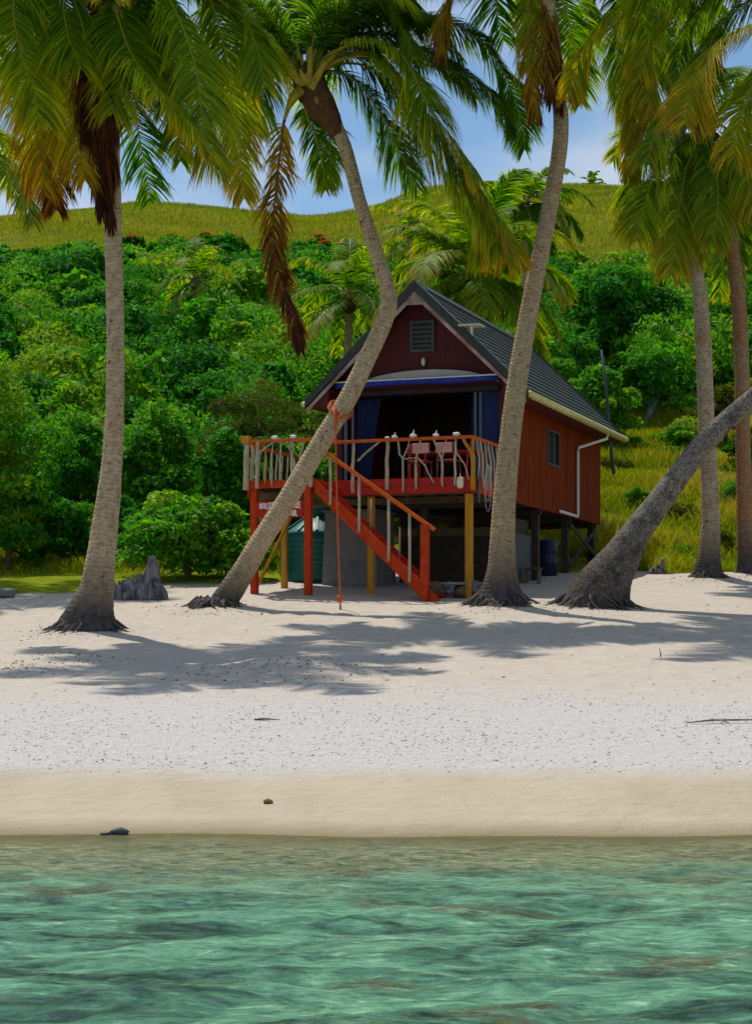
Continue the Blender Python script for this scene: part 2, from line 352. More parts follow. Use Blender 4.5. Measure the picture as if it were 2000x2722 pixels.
def hill_mat():
    m, t, o = new_mat('hill_grass')
    g = nd(t, 'NewGeometry'); sp = nd(t, 'SeparateXYZ'); t.links.new(g.outputs['Position'], sp.inputs[0])
    def no(s, d=6, r=0.65):
        n = nd(t, 'TexNoise', Scale=s, Detail=d, Roughness=r); t.links.new(g.outputs['Position'], n.inputs['Vector']); return n.outputs['Fac']
    c = ramp(t, [(0.32, (0.07,0.12,0.005)), (0.50, (0.17,0.18,0.005)), (0.70, (0.28,0.24,0.010))], no(0.35, 9, 0.75)).outputs['Color']
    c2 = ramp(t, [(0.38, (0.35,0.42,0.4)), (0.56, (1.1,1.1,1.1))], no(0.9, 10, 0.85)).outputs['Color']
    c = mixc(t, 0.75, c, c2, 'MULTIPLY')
    lw = nd(t, 'MapRange'); lw.inputs['From Min'].default_value = 62; lw.inputs['From Max'].default_value = 50; t.links.new(sp.outputs['Y'], lw.inputs['Value'])
    lawn = ramp(t, [(0.35, (0.14,0.22,0.006)), (0.65, (0.34,0.36,0.015))], no(2.5, 8)).outputs['Color']; c = mixc(t, lw.outputs[0], c, lawn)
    b = nd(t, 'BsdfPrincipled', Roughness=0.95); b.inputs['Specular IOR Level'].default_value = 0.05; t.links.new(c, b.inputs['Base Color'])
    bp = nd(t, 'Bump', Strength=0.8, Distance=0.6); t.links.new(no(1.4, 8), bp.inputs['Height']); t.links.new(bp.outputs[0], b.inputs['Normal'])
    t.links.new(b.outputs[0], o.inputs[0]); return m
M['hill'] = hill_mat()

def grid_mesh(name, xs, ys, zf, mat, smooth=True):
    X, Y = np.meshgrid(xs, ys); Z = zf(X, Y); nx, ny = len(xs), len(ys)
    V = np.stack([X.ravel(), Y.ravel(), Z.ravel()], 1)
    i = np.arange(ny-1)[:, None]*nx + np.arange(nx-1)[None, :]; i = i.ravel()
    return np_mesh(name, V, np.stack([i, i+1, i+nx+1, i+nx], 1), [mat], smooth=smooth)

def grass_edge(x):      # depth at which turf takes over from sand
    x = np.asarray(x, dtype=float)
    px = x/46.0*F + CX
    e = np.interp(px, [-400, 0, 200, 330, 450, 620, 700, 860, 1000, 1300, 1400, 2100, 2600], [43.3,43.3,43.9,45.5,47.3,47.5,47.2,48.0,52,54,52,50.5,50])
    return e + 0.35*np.sin(x*2.1) + 0.2*np.sin(x*5.3+1)
xs = np.concatenate([np.linspace(-260,-14,30), np.arange(-13.8,13.9,0.12), np.linspace(14,260,30)])
ys = np.concatenate([np.linspace(-80,6,12), np.arange(7,19,0.5), np.arange(19.2,46,0.11), np.arange(46.2,56,0.3), np.arange(57,80,2)])
PRINTS = []; pr_ = random.Random(31)
for k in range(7):                                   # trails of trodden hollows, and odd dents
    x, y, a = pr_.uniform(-6, 6), pr_.uniform(29.5, 41), pr_.uniform(-.5, .5)+(3.14 if k % 2 else 0)
    for i in range(18):
        x += .62*math.cos(a); y += .62*math.sin(a)*.6; a += pr_.uniform(-.15, .15); s_ = .10*(-1)**i
        if 28 < y < 44: PRINTS.append((x-math.sin(a)*s_, y+math.cos(a)*s_, .13, pr_.uniform(.015,.03)))
for k in range(90): PRINTS.append((pr_.uniform(-8, 9), pr_.uniform(28, 45), pr_.uniform(.12,.35), pr_.uniform(-.02,.025)))
def beach_z(X, Y):
    z = gz(X, Y)
    rub = np.clip((Y-21)/1.0, 0, 1)*np.clip((30-Y)/2.0, 0, 1)
    h = np.sin(X*7+np.sin(Y*9)*2)*np.sin(Y*8+np.sin(X*5)*2)
    z = z + 0.010*rub*h + 0.012*np.clip((Y-30)/2, 0, 1)*np.sin(X*2.7+np.sin(Y*2.1)*1.5)*np.sin(Y*3.3+X)
    for (fx, fy, fr_, fd) in PRINTS: z = z - fd*np.exp(-(((X-fx)**2)/(fr_*fr_)+((Y-fy)**2)/(fr_*fr_*1.6)))
    return np.where(Y > grass_edge(X)+1.5, z-0.25, z)
tag(link('beach', grid_mesh('beach', xs, ys, beach_z, M['sand'])), kind='structure')
xs = np.concatenate([np.linspace(-300,-60,14), np.arange(-58,59,1.0), np.linspace(60,300,14)])
def hill_xy():
    V = []; ts = np.concatenate([np.linspace(0, 8, 17), np.linspace(9, 30, 22), np.linspace(32, 260, 110), [300, 340]])
    X = np.repeat(np.concatenate([np.linspace(-300,-32,16), np.arange(-30,30.1,0.35), np.linspace(32,300,16)])[None, :], len(ts), 0)
    Y = grass_edge(X) + ts[:, None]
    Z = gz(X, Y) + np.clip(ts[:, None]*0.25, 0, 0.05) - np.where(ts[:, None] == 0, 0.06, 0.0)
    nx, ny = X.shape[1], X.shape[0]
    i = (np.arange(ny-1)[:, None]*nx + np.arange(nx-1)[None, :]).ravel()
    return np_mesh('hill', np.stack([X.ravel(), Y.ravel(), Z.ravel()], 1), np.stack([i, i+1, i+nx+1, i+nx], 1), [M['hill']], smooth=True)
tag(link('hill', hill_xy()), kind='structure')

# ------------------------------------------------------------------ water
def water_mat():
    m, t, o = new_mat('water')
    g = nd(t, 'NewGeometry'); sp = nd(t, 'SeparateXYZ'); t.links.new(g.outputs['Position'], sp.inputs[0])
    def no(s, d, st, r=0.6, dist=0.0):
        mp_ = nd(t, 'Mapping'); mp_.inputs['Scale'].default_value = st; mp_.inputs['Rotation'].default_value = (0,0,0.25); t.links.new(g.outputs['Position'], mp_.inputs['Vector'])
        n = nd(t, 'TexNoise', Scale=s, Detail=d, Roughness=r, Distortion=dist); t.links.new(mp_.outputs[0], n.inputs['Vector']); return n.outputs['Fac']
    # turbid turquoise body over pale sand; weed patches and rippled bottom show through, sand reflections painted in
    body = ramp(t, [(0.37, (0.022,0.060,0.040)), (0.47, (0.070,0.190,0.115)), (0.58, (0.150,0.345,0.205))], no(1.3, 7, (0.55,1.1,1), 0.72, 1.0)).outputs['Color']
    fine = ramp(t, [(0.36, (0.38,0.42,0.44)), (0.48, (0.90,0.93,0.93)), (0.57, (1.2,1.15,1.1)), (0.66, (3.0,2.1,2.3))], no(10.0, 9, (0.42,1.4,1), 0.76, 0.5)).outputs['Color']  # bottom ripples; bright tan end paints sand reflections into the colour
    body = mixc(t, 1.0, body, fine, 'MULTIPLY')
    weed = ramp(t, [(0.55, (0,0,0)), (0.62, (1,1,1))], no(0.75, 8, (0.7,1.2,1), 0.75, 0.6)).outputs['Color']
    wf_ = nd(t, 'Math', operation='MULTIPLY'); wf_.inputs[1].default_value = 0.8; t.links.new(weed, wf_.inputs[0])
    weedc = ramp(t, [(0.40, (0.030,0.035,0.018)), (0.55, (0.10,0.095,0.04)), (0.66, (0.26,0.22,0.13))], no(13.0, 6, (0.35,1.5,1), 0.7)).outputs['Color']
    body = mixc(t, wf_.outputs[0], body, weedc)
    ol = ramp(t, [(0.38, (0.025,0.040,0.020)), (0.50, (0.17,0.18,0.085)), (0.64, (0.46,0.41,0.23))], no(16.0, 6, (0.35,1.5,1), 0.75, 0.6)).outputs['Color']
    ys_ = nd(t, 'Math', operation='MULTIPLY_ADD'); ys_.inputs[1].default_value = 4.0; t.links.new(no(0.5, 4, (1,1,1)), ys_.inputs[0]); t.links.new(sp.outputs['Y'], ys_.inputs[2])
    ym = nd(t, 'MapRange'); ym.interpolation_type = 'SMOOTHSTEP'; ym.inputs['From Min'].default_value = 15.2; ym.inputs['From Max'].default_value = 18.8; ym.inputs['To Max'].default_value = 0.9
    t.links.new(ys_.outputs[0], ym.inputs['Value']); body = mixc(t, ym.outputs[0], body, ol)
    df = nd(t, 'BsdfDiffuse'); t.links.new(body, df.inputs['Color'])
    tr = nd(t, 'BsdfTransparent'); tr.inputs['Color'].default_value = (0.80,0.88,0.70,1)
    n2 = no(1.0, 3, (1,1,1))
    yy = nd(t, 'Math', operation='MULTIPLY_ADD'); yy.inputs[1].default_value = 1.8; t.links.new(n2, yy.inputs[0]); t.links.new(sp.outputs['Y'], yy.inputs[2])
    mr = nd(t, 'MapRange'); mr.interpolation_type = 'SMOOTHSTEP'; mr.inputs['From Min'].default_value = 17.2; mr.inputs['From Max'].default_value = 19.0
    mr.inputs['To Min'].default_value = 0.08; mr.inputs['To Max'].default_value = 1.0
    t.links.new(yy.outputs[0], mr.inputs['Value'])
    m1 = nd(t, 'MixShader'); t.links.new(mr.outputs[0], m1.inputs[0]); t.links.new(df.outputs[0], m1.inputs[1]); t.links.new(tr.outputs[0], m1.inputs[2])
    gl = nd(t, 'BsdfGlossy', Roughness=0.06)
    fr = nd(t, 'Fresnel', IOR=1.33)
    bp = nd(t, 'Bump', Strength=1.0, Distance=0.03); t.links.new(no(11, 8, (0.7,1,1), 0.7, 0.5), bp.inputs['Height'])
    t.links.new(bp.outputs[0], gl.inputs['Normal']); t.links.new(bp.outputs[0], fr.inputs['Normal'])
    fm = nd(t, 'Math', operation='MULTIPLY'); fm.inputs[1].default_value = 0.7; t.links.new(fr.outputs[0], fm.inputs[0])
    m2 = nd(t, 'MixShader'); t.links.new(fm.outputs[0], m2.inputs[0]); t.links.new(m1.outputs[0], m2.inputs[1]); t.links.new(gl.outputs[0], m2.inputs[2])
    t.links.new(m2.outputs[0], o.inputs[0]); return m
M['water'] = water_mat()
wr = np.random.default_rng(5); comps = []
for i in range(70):
    lam = float(np.exp(wr.uniform(math.log(0.16), math.log(2.6)))); th = wr.normal(1.75, 0.55)
    comps.append((2*math.pi/lam*math.cos(th), 2*math.pi/lam*math.sin(th), wr.uniform(0, 6.28), 0.0030*lam**0.62))
def wave_z(X, Y):
    z = np.zeros_like(X)
    for kx, ky, ph, a in comps:
        s = np.sin(kx*X + ky*Y + ph); z += a*(1-2*np.abs(s))*0.45 + a*s*0.8
    damp = np.clip((18.0-Y)/2.5, 0.10, 1)
    return z*damp*1.1 + 0.012
xs = np.concatenate([np.linspace(-200,-7,24), np.arange(-6,6.01,0.03), np.linspace(7,200,24)])
ys = np.concatenate([np.linspace(-80,4,16), np.arange(5,18.6,0.035)])
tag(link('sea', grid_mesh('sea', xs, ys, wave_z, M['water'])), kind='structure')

# ------------------------------------------------------------------ palms
def crom(pts, n):
    p = [2*pts[0]-pts[1]] + list(pts) + [2*pts[-1]-pts[-2]]
    seg = [(p[i+1]-p[i]).length for i in range(1, len(p)-2)]; L = sum(seg); o = []
    for k in range(n):
        s = L*k/(n-1); i = 0
        while i < len(seg)-1 and s > seg[i]: s -= seg[i]; i += 1
        u = min(1, s/max(seg[i], 1e-6)); a, b, c, d = p[i], p[i+1], p[i+2], p[i+3]
        o.append(0.5*((2*b)+(-a+c)*u+(2*a-5*b+4*c-d)*u*u+(-a+3*b-3*c+d)*u**3))
    return o, L

LK, DK = 1.10, 1.7
def frond_mesh(pts, L0, age=(0.15,0.4), droop=1.0, bare=0.16, width=0.034, dens=28, spread=1.0, rs=None, side=None, tipage=0.22, seg=3):
    """feather frond: a tapering rib and two rows of drooping leaflets"""
    rs = rs or random
    st, L = crom([Vector(p) for p in pts], 34)
    S = np.array([list(p) for p in st]); T = np.gradient(S, axis=0); T /= np.linalg.norm(T, axis=1)[:, None]
    up = np.array([0,0,1.0]); sd = np.cross(T, up)
    if side is not None:
        sv = np.array(side, dtype=float); sv2 = sv - T*(T@sv)[:, None]
        hz = np.clip((0.55-np.linalg.norm(sd, axis=1))/0.35, 0, 1)[:, None]
        sg = np.sign((sd*sv2).sum(1))[:, None]; sg[sg == 0] = 1
        sd = sd*sg*(1-hz) + sv2*hz
    nrm = np.linalg.norm(sd, axis=1); sd = sd/np.maximum(nrm, 1e-3)[:, None]
    L0 = L0*LK; n = int(L*dens*DK); V = []; Fc = []; tn = []; rn = []
    ua = np.linspace(bare, 0.995, n); al = rs.uniform(0, 10)
    for sgn in (-1, 1):
        u = np.clip(ua + np.random.default_rng(int(al*1000)+sgn+5).normal(0, 0.4/n, n), 0, 1)
        r_ = np.random.default_rng(int(al*777)+sgn*3+9)
        f = u*(len(S)-1); i = np.clip(f.astype(int), 0, len(S)-2); fr = (f-i)[:, None]
        B = S[i]*(1-fr)+S[i+1]*fr; t = T[i]*(1-fr)+T[i+1]*fr; s = (sd[i]*(1-fr)+sd[i+1]*fr)*sgn
        s /= np.maximum(np.linalg.norm(s, axis=1), 1e-3)[:, None]
        nu = np.cross(t, s)*sgn; nu /= np.maximum(np.linalg.norm(nu, axis=1), 1e-3)[:, None]
        k = (u-bare)/(1-bare)
        ln = L0*(0.45+0.62*np.sin(np.pi*np.clip(k*0.86+0.12, 0, 1))**0.8)*np.where(k > .9, 1-(k-.9)*4, 1)*r_.uniform(0.82, 1.12, n)
        fan = .22*np.sin(k*r_.uniform(22,40)+r_.uniform(0,6))
        fw = 0.45+0.75*k+r_.normal(0, 0.10, n)+fan
        d = s*spread + t*fw[:, None] + nu*(0.18*sgn*0) + r_.normal(0, 0.07, (n,3)) + np.array([0,0,0.12])
        d /= np.linalg.norm(d, axis=1)[:, None]
        gone = r_.uniform(0, 1, n) < 0.05; ln = np.where(gone, ln*0.2, ln)
        gap = 0.5+0.5*np.sin(k*r_.uniform(14,26)+r_.uniform(0,6)); clump = np.where(gap > .86, r_.uniform(.35,.8,n), 1.0); ln = ln*clump
        dr = droop*r_.uniform(0.8, 1.25, n)
        a0 = age[0]+(age[1]-age[0])*k + r_.normal(0, 0.06, n); rv = r_.uniform(0, 1, n)
        rows = []; cur = B.copy(); dd = d.copy()
        wv = t - d*(t*d).sum(1)[:, None]; wv /= np.maximum(np.linalg.norm(wv, axis=1), 1e-3)[:, None]
        for j in range(seg+1):
            tt = j/seg; wdt = width*[0.55,1.0,0.72,0.06][j] if seg == 3 else width*(1-tt)
            rows.append((cur-wv*wdt/2, cur+wv*wdt/2, a0+tipage*tt**2.2))
            dd = dd + np.array([0,0,-1.0])*(dr*0.62/seg*(0.6+1.2*tt))[:, None]; dd /= np.linalg.norm(dd, axis=1)[:, None]
            cur = cur + dd*(ln/seg)[:, None]
        base = sum(len(x) for x in V)
        A = np.concatenate([np.stack([r[0], r[1]], 1).reshape(-1, 3) for r in rows])
        V.append(A); tn.append(np.concatenate([np.repeat(r[2], 2) for r in rows])); rn.append(np.tile(np.repeat(rv, 2), seg+1))
        ii = np.arange(n)*2
        for j in range(seg):
            o0 = base+j*2*n+ii; o1 = base+(j+1)*2*n+ii
            Fc.append(np.stack([o0, o0+1, o1+1, o1], 1))
    nl = sum(len(x) for x in Fc); base = sum(len(x) for x in V)
    # rib
    k = len(S); m_ = 5; rad = np.interp(np.linspace(0, 1, k), [0, .08, .2, .7, 1], [0.085, 0.050, 0.026, 0.012, 0.004])
    nu = np.cross(sd, T); nu /= np.maximum(np.linalg.norm(nu, axis=1), 1e-3)[:, None]
    R = np.stack([S + (sd*math.cos(6.283*j/m_)+nu*math.sin(6.283*j/m_))*rad[:, None] for j in range(m_)], 1).reshape(-1, 3)
    V.append(R); tn.append(np.full(len(R), 0.2)+np.repeat(np.linspace(age[0], age[1], k), m_)*0.9); rn.append(np.full(len(R), 0.5))
    q = np.array([[base+i*m_+j, base+i*m_+(j+1) % m_, base+(i+1)*m_+(j+1) % m_, base+(i+1)*m_+j] for i in range(k-1) for j in range(m_)])
    Fc.append(q)
    mi = np.concatenate([np.zeros(nl, int), np.ones(len(q), int)])
    return np_mesh('frond', np.concatenate(V), np.concatenate(Fc), [M['frond'], M['rachis']],
                   {'tint': np.clip(np.concatenate(tn), 0, 1), 'rnd': np.clip(np.concatenate(rn), 0, 1)}, midx=mi)

def arc_pts(hub, az, el, L, g=1.0, n=7):
    """points of a frond leaving the hub at azimuth az, elevation el, bending down"""
    d = Vector((math.sin(az)*math.cos(el), math.cos(az)*math.cos(el), math.sin(el))); p = Vector(hub); o = [p.copy()]
    for i in range(n):
        p = p + d*L/n; o.append(p.copy()); d = (d + Vector((0,0,-1))*g*(0.16+0.05*i)).normalized()
    return o

def trunk_obj(path, D, parent, doff=None, mat=None, flare=None, origin=None):
    """path = [(px, py, width px)] from foot to crown"""
    pts = []; rad = []
    for i, (x, y, wd) in enumerate(path):
        dd = D + (doff[i] if doff else 0); pts.append(P(x, y, dd)); rad.append(wd*(.94 if D < 42 and wd < 100 else 1.0)/2/F*dd)
    L = sum((pts[i+1]-pts[i]).length for i in range(len(pts)-1)); n = int(L/0.07)
    st, _ = crom(pts, n)
    cum = np.cumsum([0]+[(pts[i+1]-pts[i]).length for i in range(len(pts)-1)])
    rr = list(np.interp(np.linspace(0, cum[-1], n), cum, rad))
    ph = random.uniform(0, 6)
    def fn(l, th, i):
        a = 1 + 0.035*noise.noise(Vector((math.cos(th)*1.2, math.sin(th)*1.2, l*2.5+ph)))
        a += 0.012*math.sin(l*2*math.pi/0.16+ph+0.8*math.sin(th))
        b = max(0, 1-l/0.9)
        a += b*b*(0.10*math.sin(th*5+ph)+0.12*noise.noise(Vector((math.cos(th)*3, math.sin(th)*3, l*5+ph))))
        return a
    N = 26; V = []; al = []; l = 0.0; Z = Vector((0,0,1))
    for i in range(n):
        t = (st[min(i+1, n-1)]-st[max(i-1, 0)]).normalized()
        if i: l += (st[i]-st[i-1]).length
        k = min(1, max(0, (l-.25)/1.1)); k = k*k*(3-2*k); tt = (Z*(1-k)+t*k).normalized()
        a = (Vector((1,0,0))-tt*tt.x).normalized(); b = tt.cross(a)
        for j in range(N):
            th = 6.2832*j/N; r_ = rr[i]*fn(l, th, i); V.append(st[i]-origin+(a*math.cos(th)+b*math.sin(th)*(.72+.28*k))*r_); al.append(l)
    Fs = [(i*N+j, i*N+(j+1) % N, (i+1)*N+(j+1) % N, (i+1)*N+j) for i in range(n-1) for j in range(N)]+[tuple(range((n-1)*N, n*N))]
    mb = MB(); mb.add(V, Fs, 0, al, True)
    o = mb.build('trunk', mat or M['trunk'], parent)
    # fine roots fanning out over the sand
    rs = random.Random(int(D*97)); g0 = gz1(origin.x, origin.y); R0 = path[1][1+1]/2/F*D; cx = P(path[1][0], path[1][1], D).x; mb = MB()
    for k in range(70):
        a = rs.uniform(0, 6.283); r1 = R0*rs.uniform(.55,.85); r2 = r1+R0*rs.uniform(.25,.9); q = []
        for s_ in range(5):
            r_ = r1+(r2-r1)*s_/4; x = cx+math.cos(a+.12*math.sin(s_+k))*r_; y = D+math.sin(a)*r_*.8; h = (.30-.10*s_)*R0*rs.uniform(.6,1.2) if s_ < 3 else -.01+.02*(s_ == 3)
            q.append(Vector((x, y, gz1(x, y)+h))-origin)
        mb.tube(q, [.035,.03,.022,.014,.006], 5, wob=.3)
    mb.build('roots', M['root'], parent)
    return o

class Palm:
    def __init__(s, label, D, base, group='coconut palms along the beach'):
        s.D = D; b = P(base[0], base[1], D); s.o = Vector((b.x, b.y, gz1(b.x, b.y)))
        s.e = empty('palm_tree', s.o); tag(s.e, label, 'palm tree', group); s.rs = random.Random(int(D*1000))
    def fr(s, pts, depth=0.0, L0=0.95, side=(1,0.3,0), name='frond', **kw):
        """pts photo pixels; depth: metres towards (-) or away (+) at the tip, or a list"""
        n = len(pts)
        ds = depth if isinstance(depth, (list, tuple)) else [depth*(i/(n-1))**0.8 for i in range(n)]
        p = [P(x, y, s.D+ds[i]+s.hd) - s.o for i, (x, y) in enumerate(pts)]
        return link(name, frond_mesh(p, L0, rs=s.rs, side=side, **kw), s.e)
    def hub(s, px, py, hd=0.0): s.hd = hd; s.h = P(px, py, s.D+hd) - s.o
    def more(s, specs, L=4.6, L0=0.9, **kw):
        for az, el in specs:
            link('frond', frond_mesh(arc_pts(s.h, math.radians(az), math.radians(el), L*s.rs.uniform(.92,1.06), 1.0), L0, rs=s.rs, age=(s.rs.uniform(0.0,.22), s.rs.uniform(.25,.5)), **kw), s.e)
    def heart(s, r=0.32, nuts=3):
        mb = MB(); mb.blob(s.h-Vector((0,0,0.10)), (r*.9, r*.9, r*1.3), amp=0.45, sub=3, seed=s.D, fr=3)
        for k in range(14):
            a = s.rs.uniform(0, 6.28); q = s.h+Vector((math.cos(a), math.sin(a), 0))*r*.5; mb.tube([q-Vector((0,0,.2)), q+Vector((math.cos(a)*.3, math.sin(a)*.3, s.rs.uniform(-.2,.35)))], [.07,.03], 6, wob=.4); mb.build('crown_base', M['fibre'], s.e)
        for i in range(nuts):
            a = s.rs.uniform(0, 6.28); mb = MB()
            mb.blob(s.h+Vector((math.cos(a)*r*1.1, math.sin(a)*r*1.1, -0.35-s.rs.uniform(0,.25))), (.10,.10,.13), amp=.08, sub=2, seed=i)
            mb.build('coconut', M['nut'], s.e)
M['petiole'] = simple('yellow_petiole', (0.26,0.24,0.015), (0.50,0.38,0.03), 6, rough=0.5, bump=0.1, spec=.3, c3=(0.20,0.10,0.02))
M['nut'] = simple('coconut_husk', (0.16,0.11,0.02), (0.30,0.20,0.04), 7, rough=0.6)

# P1: big palm on the left
p = Palm('tall straight coconut palm at the left, brown dead fronds hanging down its trunk', PD['P1'], PB['P1'])
trunk_obj([(222,1706,215),(228,1660,160),(243,1610,118),(258,1560,98),(270,1470,82),(281,1380,73),(291,1300,66),(299,1210,57),(305,1100,53),(307,970,51),(306,820,50),(302,666,50),(298,500,50),(290,300,50),(280,100,50),(272,-30,54)], p.D, p.e, origin=p.o)
p.hub(268,-40); p.heart(0.4)
p.fr([(262,-45),(170,-110),(70,-70),(35,20),(58,148),(88,237),(106,330)], -1.6, 1.15, age=(.2,.42), droop=1.5, dens=34)
p.fr([(262,-40),(190,-60),(120,40),(90,200),(97,340),(112,445),(122,520)], 0.6, 1.0, age=(.22,.6), droop=1.9, dens=34, tipage=.3)
p.fr([(262,-35),(210,0),(165,120),(140,280),(140,420),(150,560)], 1.2, 0.9, age=(.35,.8), droop=2, dens=30)
p.fr([(262,-40),(150,-90),(10,-60),(-60,60),(-80,220),(-70,380)], 1.4, 1.0, age=(.15,.5), droop=1.3)
p.fr([(262,-40),(200,60),(190,220),(205,360),(225,480)], -0.5, 1.0, age=(.3,.6), droop=2, dens=30)
for k, (pp, ag) in enumerate([([(262,-30),(238,120),(240,330),(270,560)], (.68,.95)), ([(266,-30),(272,140),(270,330),(295,590)], (.72,.9)), ([(264,-30),(255,100),(258,300),(268,520)], (.8,.95)), ([(268,-30),(292,140),(290,300),(300,470)], (.66,.88)), ([(262,-30),(230,90),(228,260),(248,430)], (.72,.95))]):
    p.fr(pp, [0,-.30,-.36,-.30], 0.85, side=(1,0.2*k-.4,0), age=ag, droop=2.6, spread=0.22, dens=34, tipage=.1)
p.fr([(275,-40),(310,40),(345,137),(400,215),(458,275),(515,345),(563,415)], -1.5, 1.0, age=(.2,.45), droop=1.3, dens=32, bare=.1)
p.fr([(270,-40),(330,60),(350,200),(365,330),(385,440),(400,540)], 1.5, 0.8, age=(0,.12), droop=1.0, dens=18, tipage=.05)
p.fr([(270,-50),(380,-90),(466,30),(515,165),(532,260),(548,400),(600,480)], -0.9, 1.05, age=(.2,.42), droop=1.5, dens=32)
p.fr([(270,-50),(420,-150),(560,-80),(640,20),(683,128),(703,230)], 0.4, 1.1, age=(.12,.32), droop=1.3, dens=32)
p.fr([(270,-50),(400,-130),(530,-60),(590,100),(615,260),(640,420),(650,530)], 0.9, 0.95, age=(.15,.5), droop=1.5, dens=28)
p.fr([(270,-50),(320,-60),(400,40),(440,160),(470,300),(480,430)], 1.8, 0.9, age=(.05,.3), droop=1.4)
p.more([(170,15),(200,40),(150,50),(20,20),(-30,45),(60,60),(-110,35),(110,40),(-70,10),(80,10),(-150,20)])
p.fr([(268,-40),(300,-20),(330,80),(320,200),(300,300)], -.6, 1.0, age=(.15,.4), droop=1.8)
p.fr([(265,-40),(120,-130),(-20,-60),(-40,60),(-20,180)], -.6, 1.1, age=(.1,.4), droop=1.5)
p.fr([(265,-40),(220,-90),(170,-20),(180,90),(215,180)], -1.0, 1.1, age=(.1,.35), droop=1.6)
p.fr([(265,-40),(360,-80),(400,0),(390,120),(410,240)], 1.2, 1.0, age=(0,.2), droop=1.6)

# P2: bent palm in front of the deck
p = Palm('bent coconut palm whose elbowed trunk crosses in front of the wooden deck', PD['P2'], PB['P2'])
trunk_obj([(553,1642,205),(575,1618,118),(600,1590,82),(640,1530,66),(690,1445,60),(757,1340,57),(810,1250,56),(870,1150,54),(925,1060,53),(980,945,51),(1015,870,50),(1034,815,48),(1030,765,46),(1015,715,43),(985,625,40),(955,530,38),(920,400,38),(890,330,40),(862,285,48),(832,240,60),(812,215,50)], p.D, p.e, origin=p.o)
p.hub(815,215); p.heart(0.30, 4)
mb = MB(); mb.tube([P(898,362,p.D)-p.o,P(880,318,p.D)-p.o,P(855,275,p.D)-p.o,P(825,232,p.D)-p.o,P(803,190,p.D)-p.o], [.17,.23,.33,.36,.20], 16, wob=.35); mb.build('crown_base', M['fibre'], p.e)
for a_, b_, c_ in (((826,238),(862,170),(905,135)),((820,230),(824,130),(820,40)),((812,222),(798,170),(786,105)),((808,228),(775,190),(750,150)),((800,240),(772,270),(757,318))):
    mb = MB(); mb.tube([P(*a_,p.D-.25)-p.o,P(*b_,p.D-.32)-p.o,P(*c_,p.D-.3)-p.o], [.12,.07,.035], 8, wob=.15); mb.build('petiole', M['petiole'], p.e)
p.fr([(815,205),(822,100),(818,20),(790,-90),(700,-160)], 1.0, .9, age=(.3,.45), bare=.3)
p.fr([(820,215),(862,158),(905,130),(960,112),(1015,115),(1060,140),(1095,190),(1140,285),(1218,386),(1275,480)], -1.4, 1.25, age=(.22,.38), droop=1.7, dens=38, bare=.2)
p.fr([(820,215),(900,150),(1010,150),(1110,270),(1210,400),(1290,520),(1345,610),(1370,700)], -0.8, 1.25, age=(.18,.5), droop=1.9, dens=38, bare=.2)
p.fr([(820,215),(890,165),(980,150),(1060,200),(1150,340),(1235,480),(1300,600),(1330,680)], -1.1, 1.35, age=(.16,.42), droop=1.9, dens=38, bare=.2)
p.fr([(820,215),(900,170),(1000,190),(1090,310),(1180,450),(1260,590),(1290,680)], 0.2, 1.25, age=(.05,.3), droop=1.9, dens=36, bare=.2)
p.fr([(820,205),(880,120),(970,65),(1060,45),(1190,58),(1290,120),(1350,215),(1387,329),(1396,400)], 1.4, 1.0, age=(0,.12), droop=1.5, dens=30, tipage=.15)
p.fr([(820,210),(900,120),(1010,90),(1120,130),(1230,190),(1320,260),(1375,350)], 0.9, 1.05, age=(0,.15), droop=1.7, dens=34, tipage=.15)
p.fr([(818,215),(880,190),(950,220),(1010,300),(1060,400),(1110,500)], 0.9, 1.0, age=(0,.2), droop=1.6, dens=30)
p.fr([(810,210),(760,140),(700,110),(655,150),(630,220),(612,310)], -1.2, .95, age=(.05,.4), droop=1.4, dens=32)
p.fr([(810,210),(740,170),(690,180),(650,250),(640,340)], 0.9, .8, age=(.1,.5), droop=1.5, dens=28)
p.fr([(808,215),(770,120),(700,30),(600,-10),(520,40)], 0.3, 1.0, age=(.05,.3), droop=1.3)
p.fr([(808,215),(790,80),(740,-20),(660,-70),(560,-60)], 1.3, 1.0, age=(.05,.3), droop=1.3)
p.fr([(815,210),(860,80),(930,0),(1010,-30),(1100,10)], -1.3, 1.0, age=(.1,.35), droop=1.5)
p.fr([(815,210),(850,60),(900,-40),(1000,-60),(1080,-10),(1130,70)], 0.8, 1.0, age=(0,.2), droop=1.5)
p.fr([(805,235),(775,275),(756,320),(748,380),(738,470),(727,590),(735,700),(775,830),(800,930)], -0.4, .72, side=(1,.1,0), age=(.58,.95), droop=2.0, spread=.5, dens=22, bare=.16, tipage=.06)
p.fr([(810,245),(815,300),(840,370),(858,440),(866,505)], 0.7, .6, age=(.05,.3), droop=1.5, dens=26)
p.fr([(812,245),(840,270),(870,320),(880,420),(872,500)], 1.2, .6, age=(.0,.2), droop=1.5, dens=26)
p.fr([(815,210),(870,110),(950,50),(1050,20),(1150,60),(1230,160)], .3, 1.1, age=(.0,.25), droop=1.7)
p.fr([(815,210),(850,100),(900,20),(980,-10),(1060,60),(1100,160)], -.4, 1.1, age=(.05,.3), droop=1.7)
p.fr([(812,210),(760,90),(690,60),(640,110),(600,200),(590,300)], .5, 1.0, age=(.05,.35), droop=1.6)
p.fr([(812,210),(770,160),(720,200),(690,290),(680,350)], -.6, .8, age=(.05,.35), droop=1.6)
p.more([(0,40),(-60,50),(40,65),(-130,55),(100,60),(80,35),(-90,65),(160,60)], L=4.3)

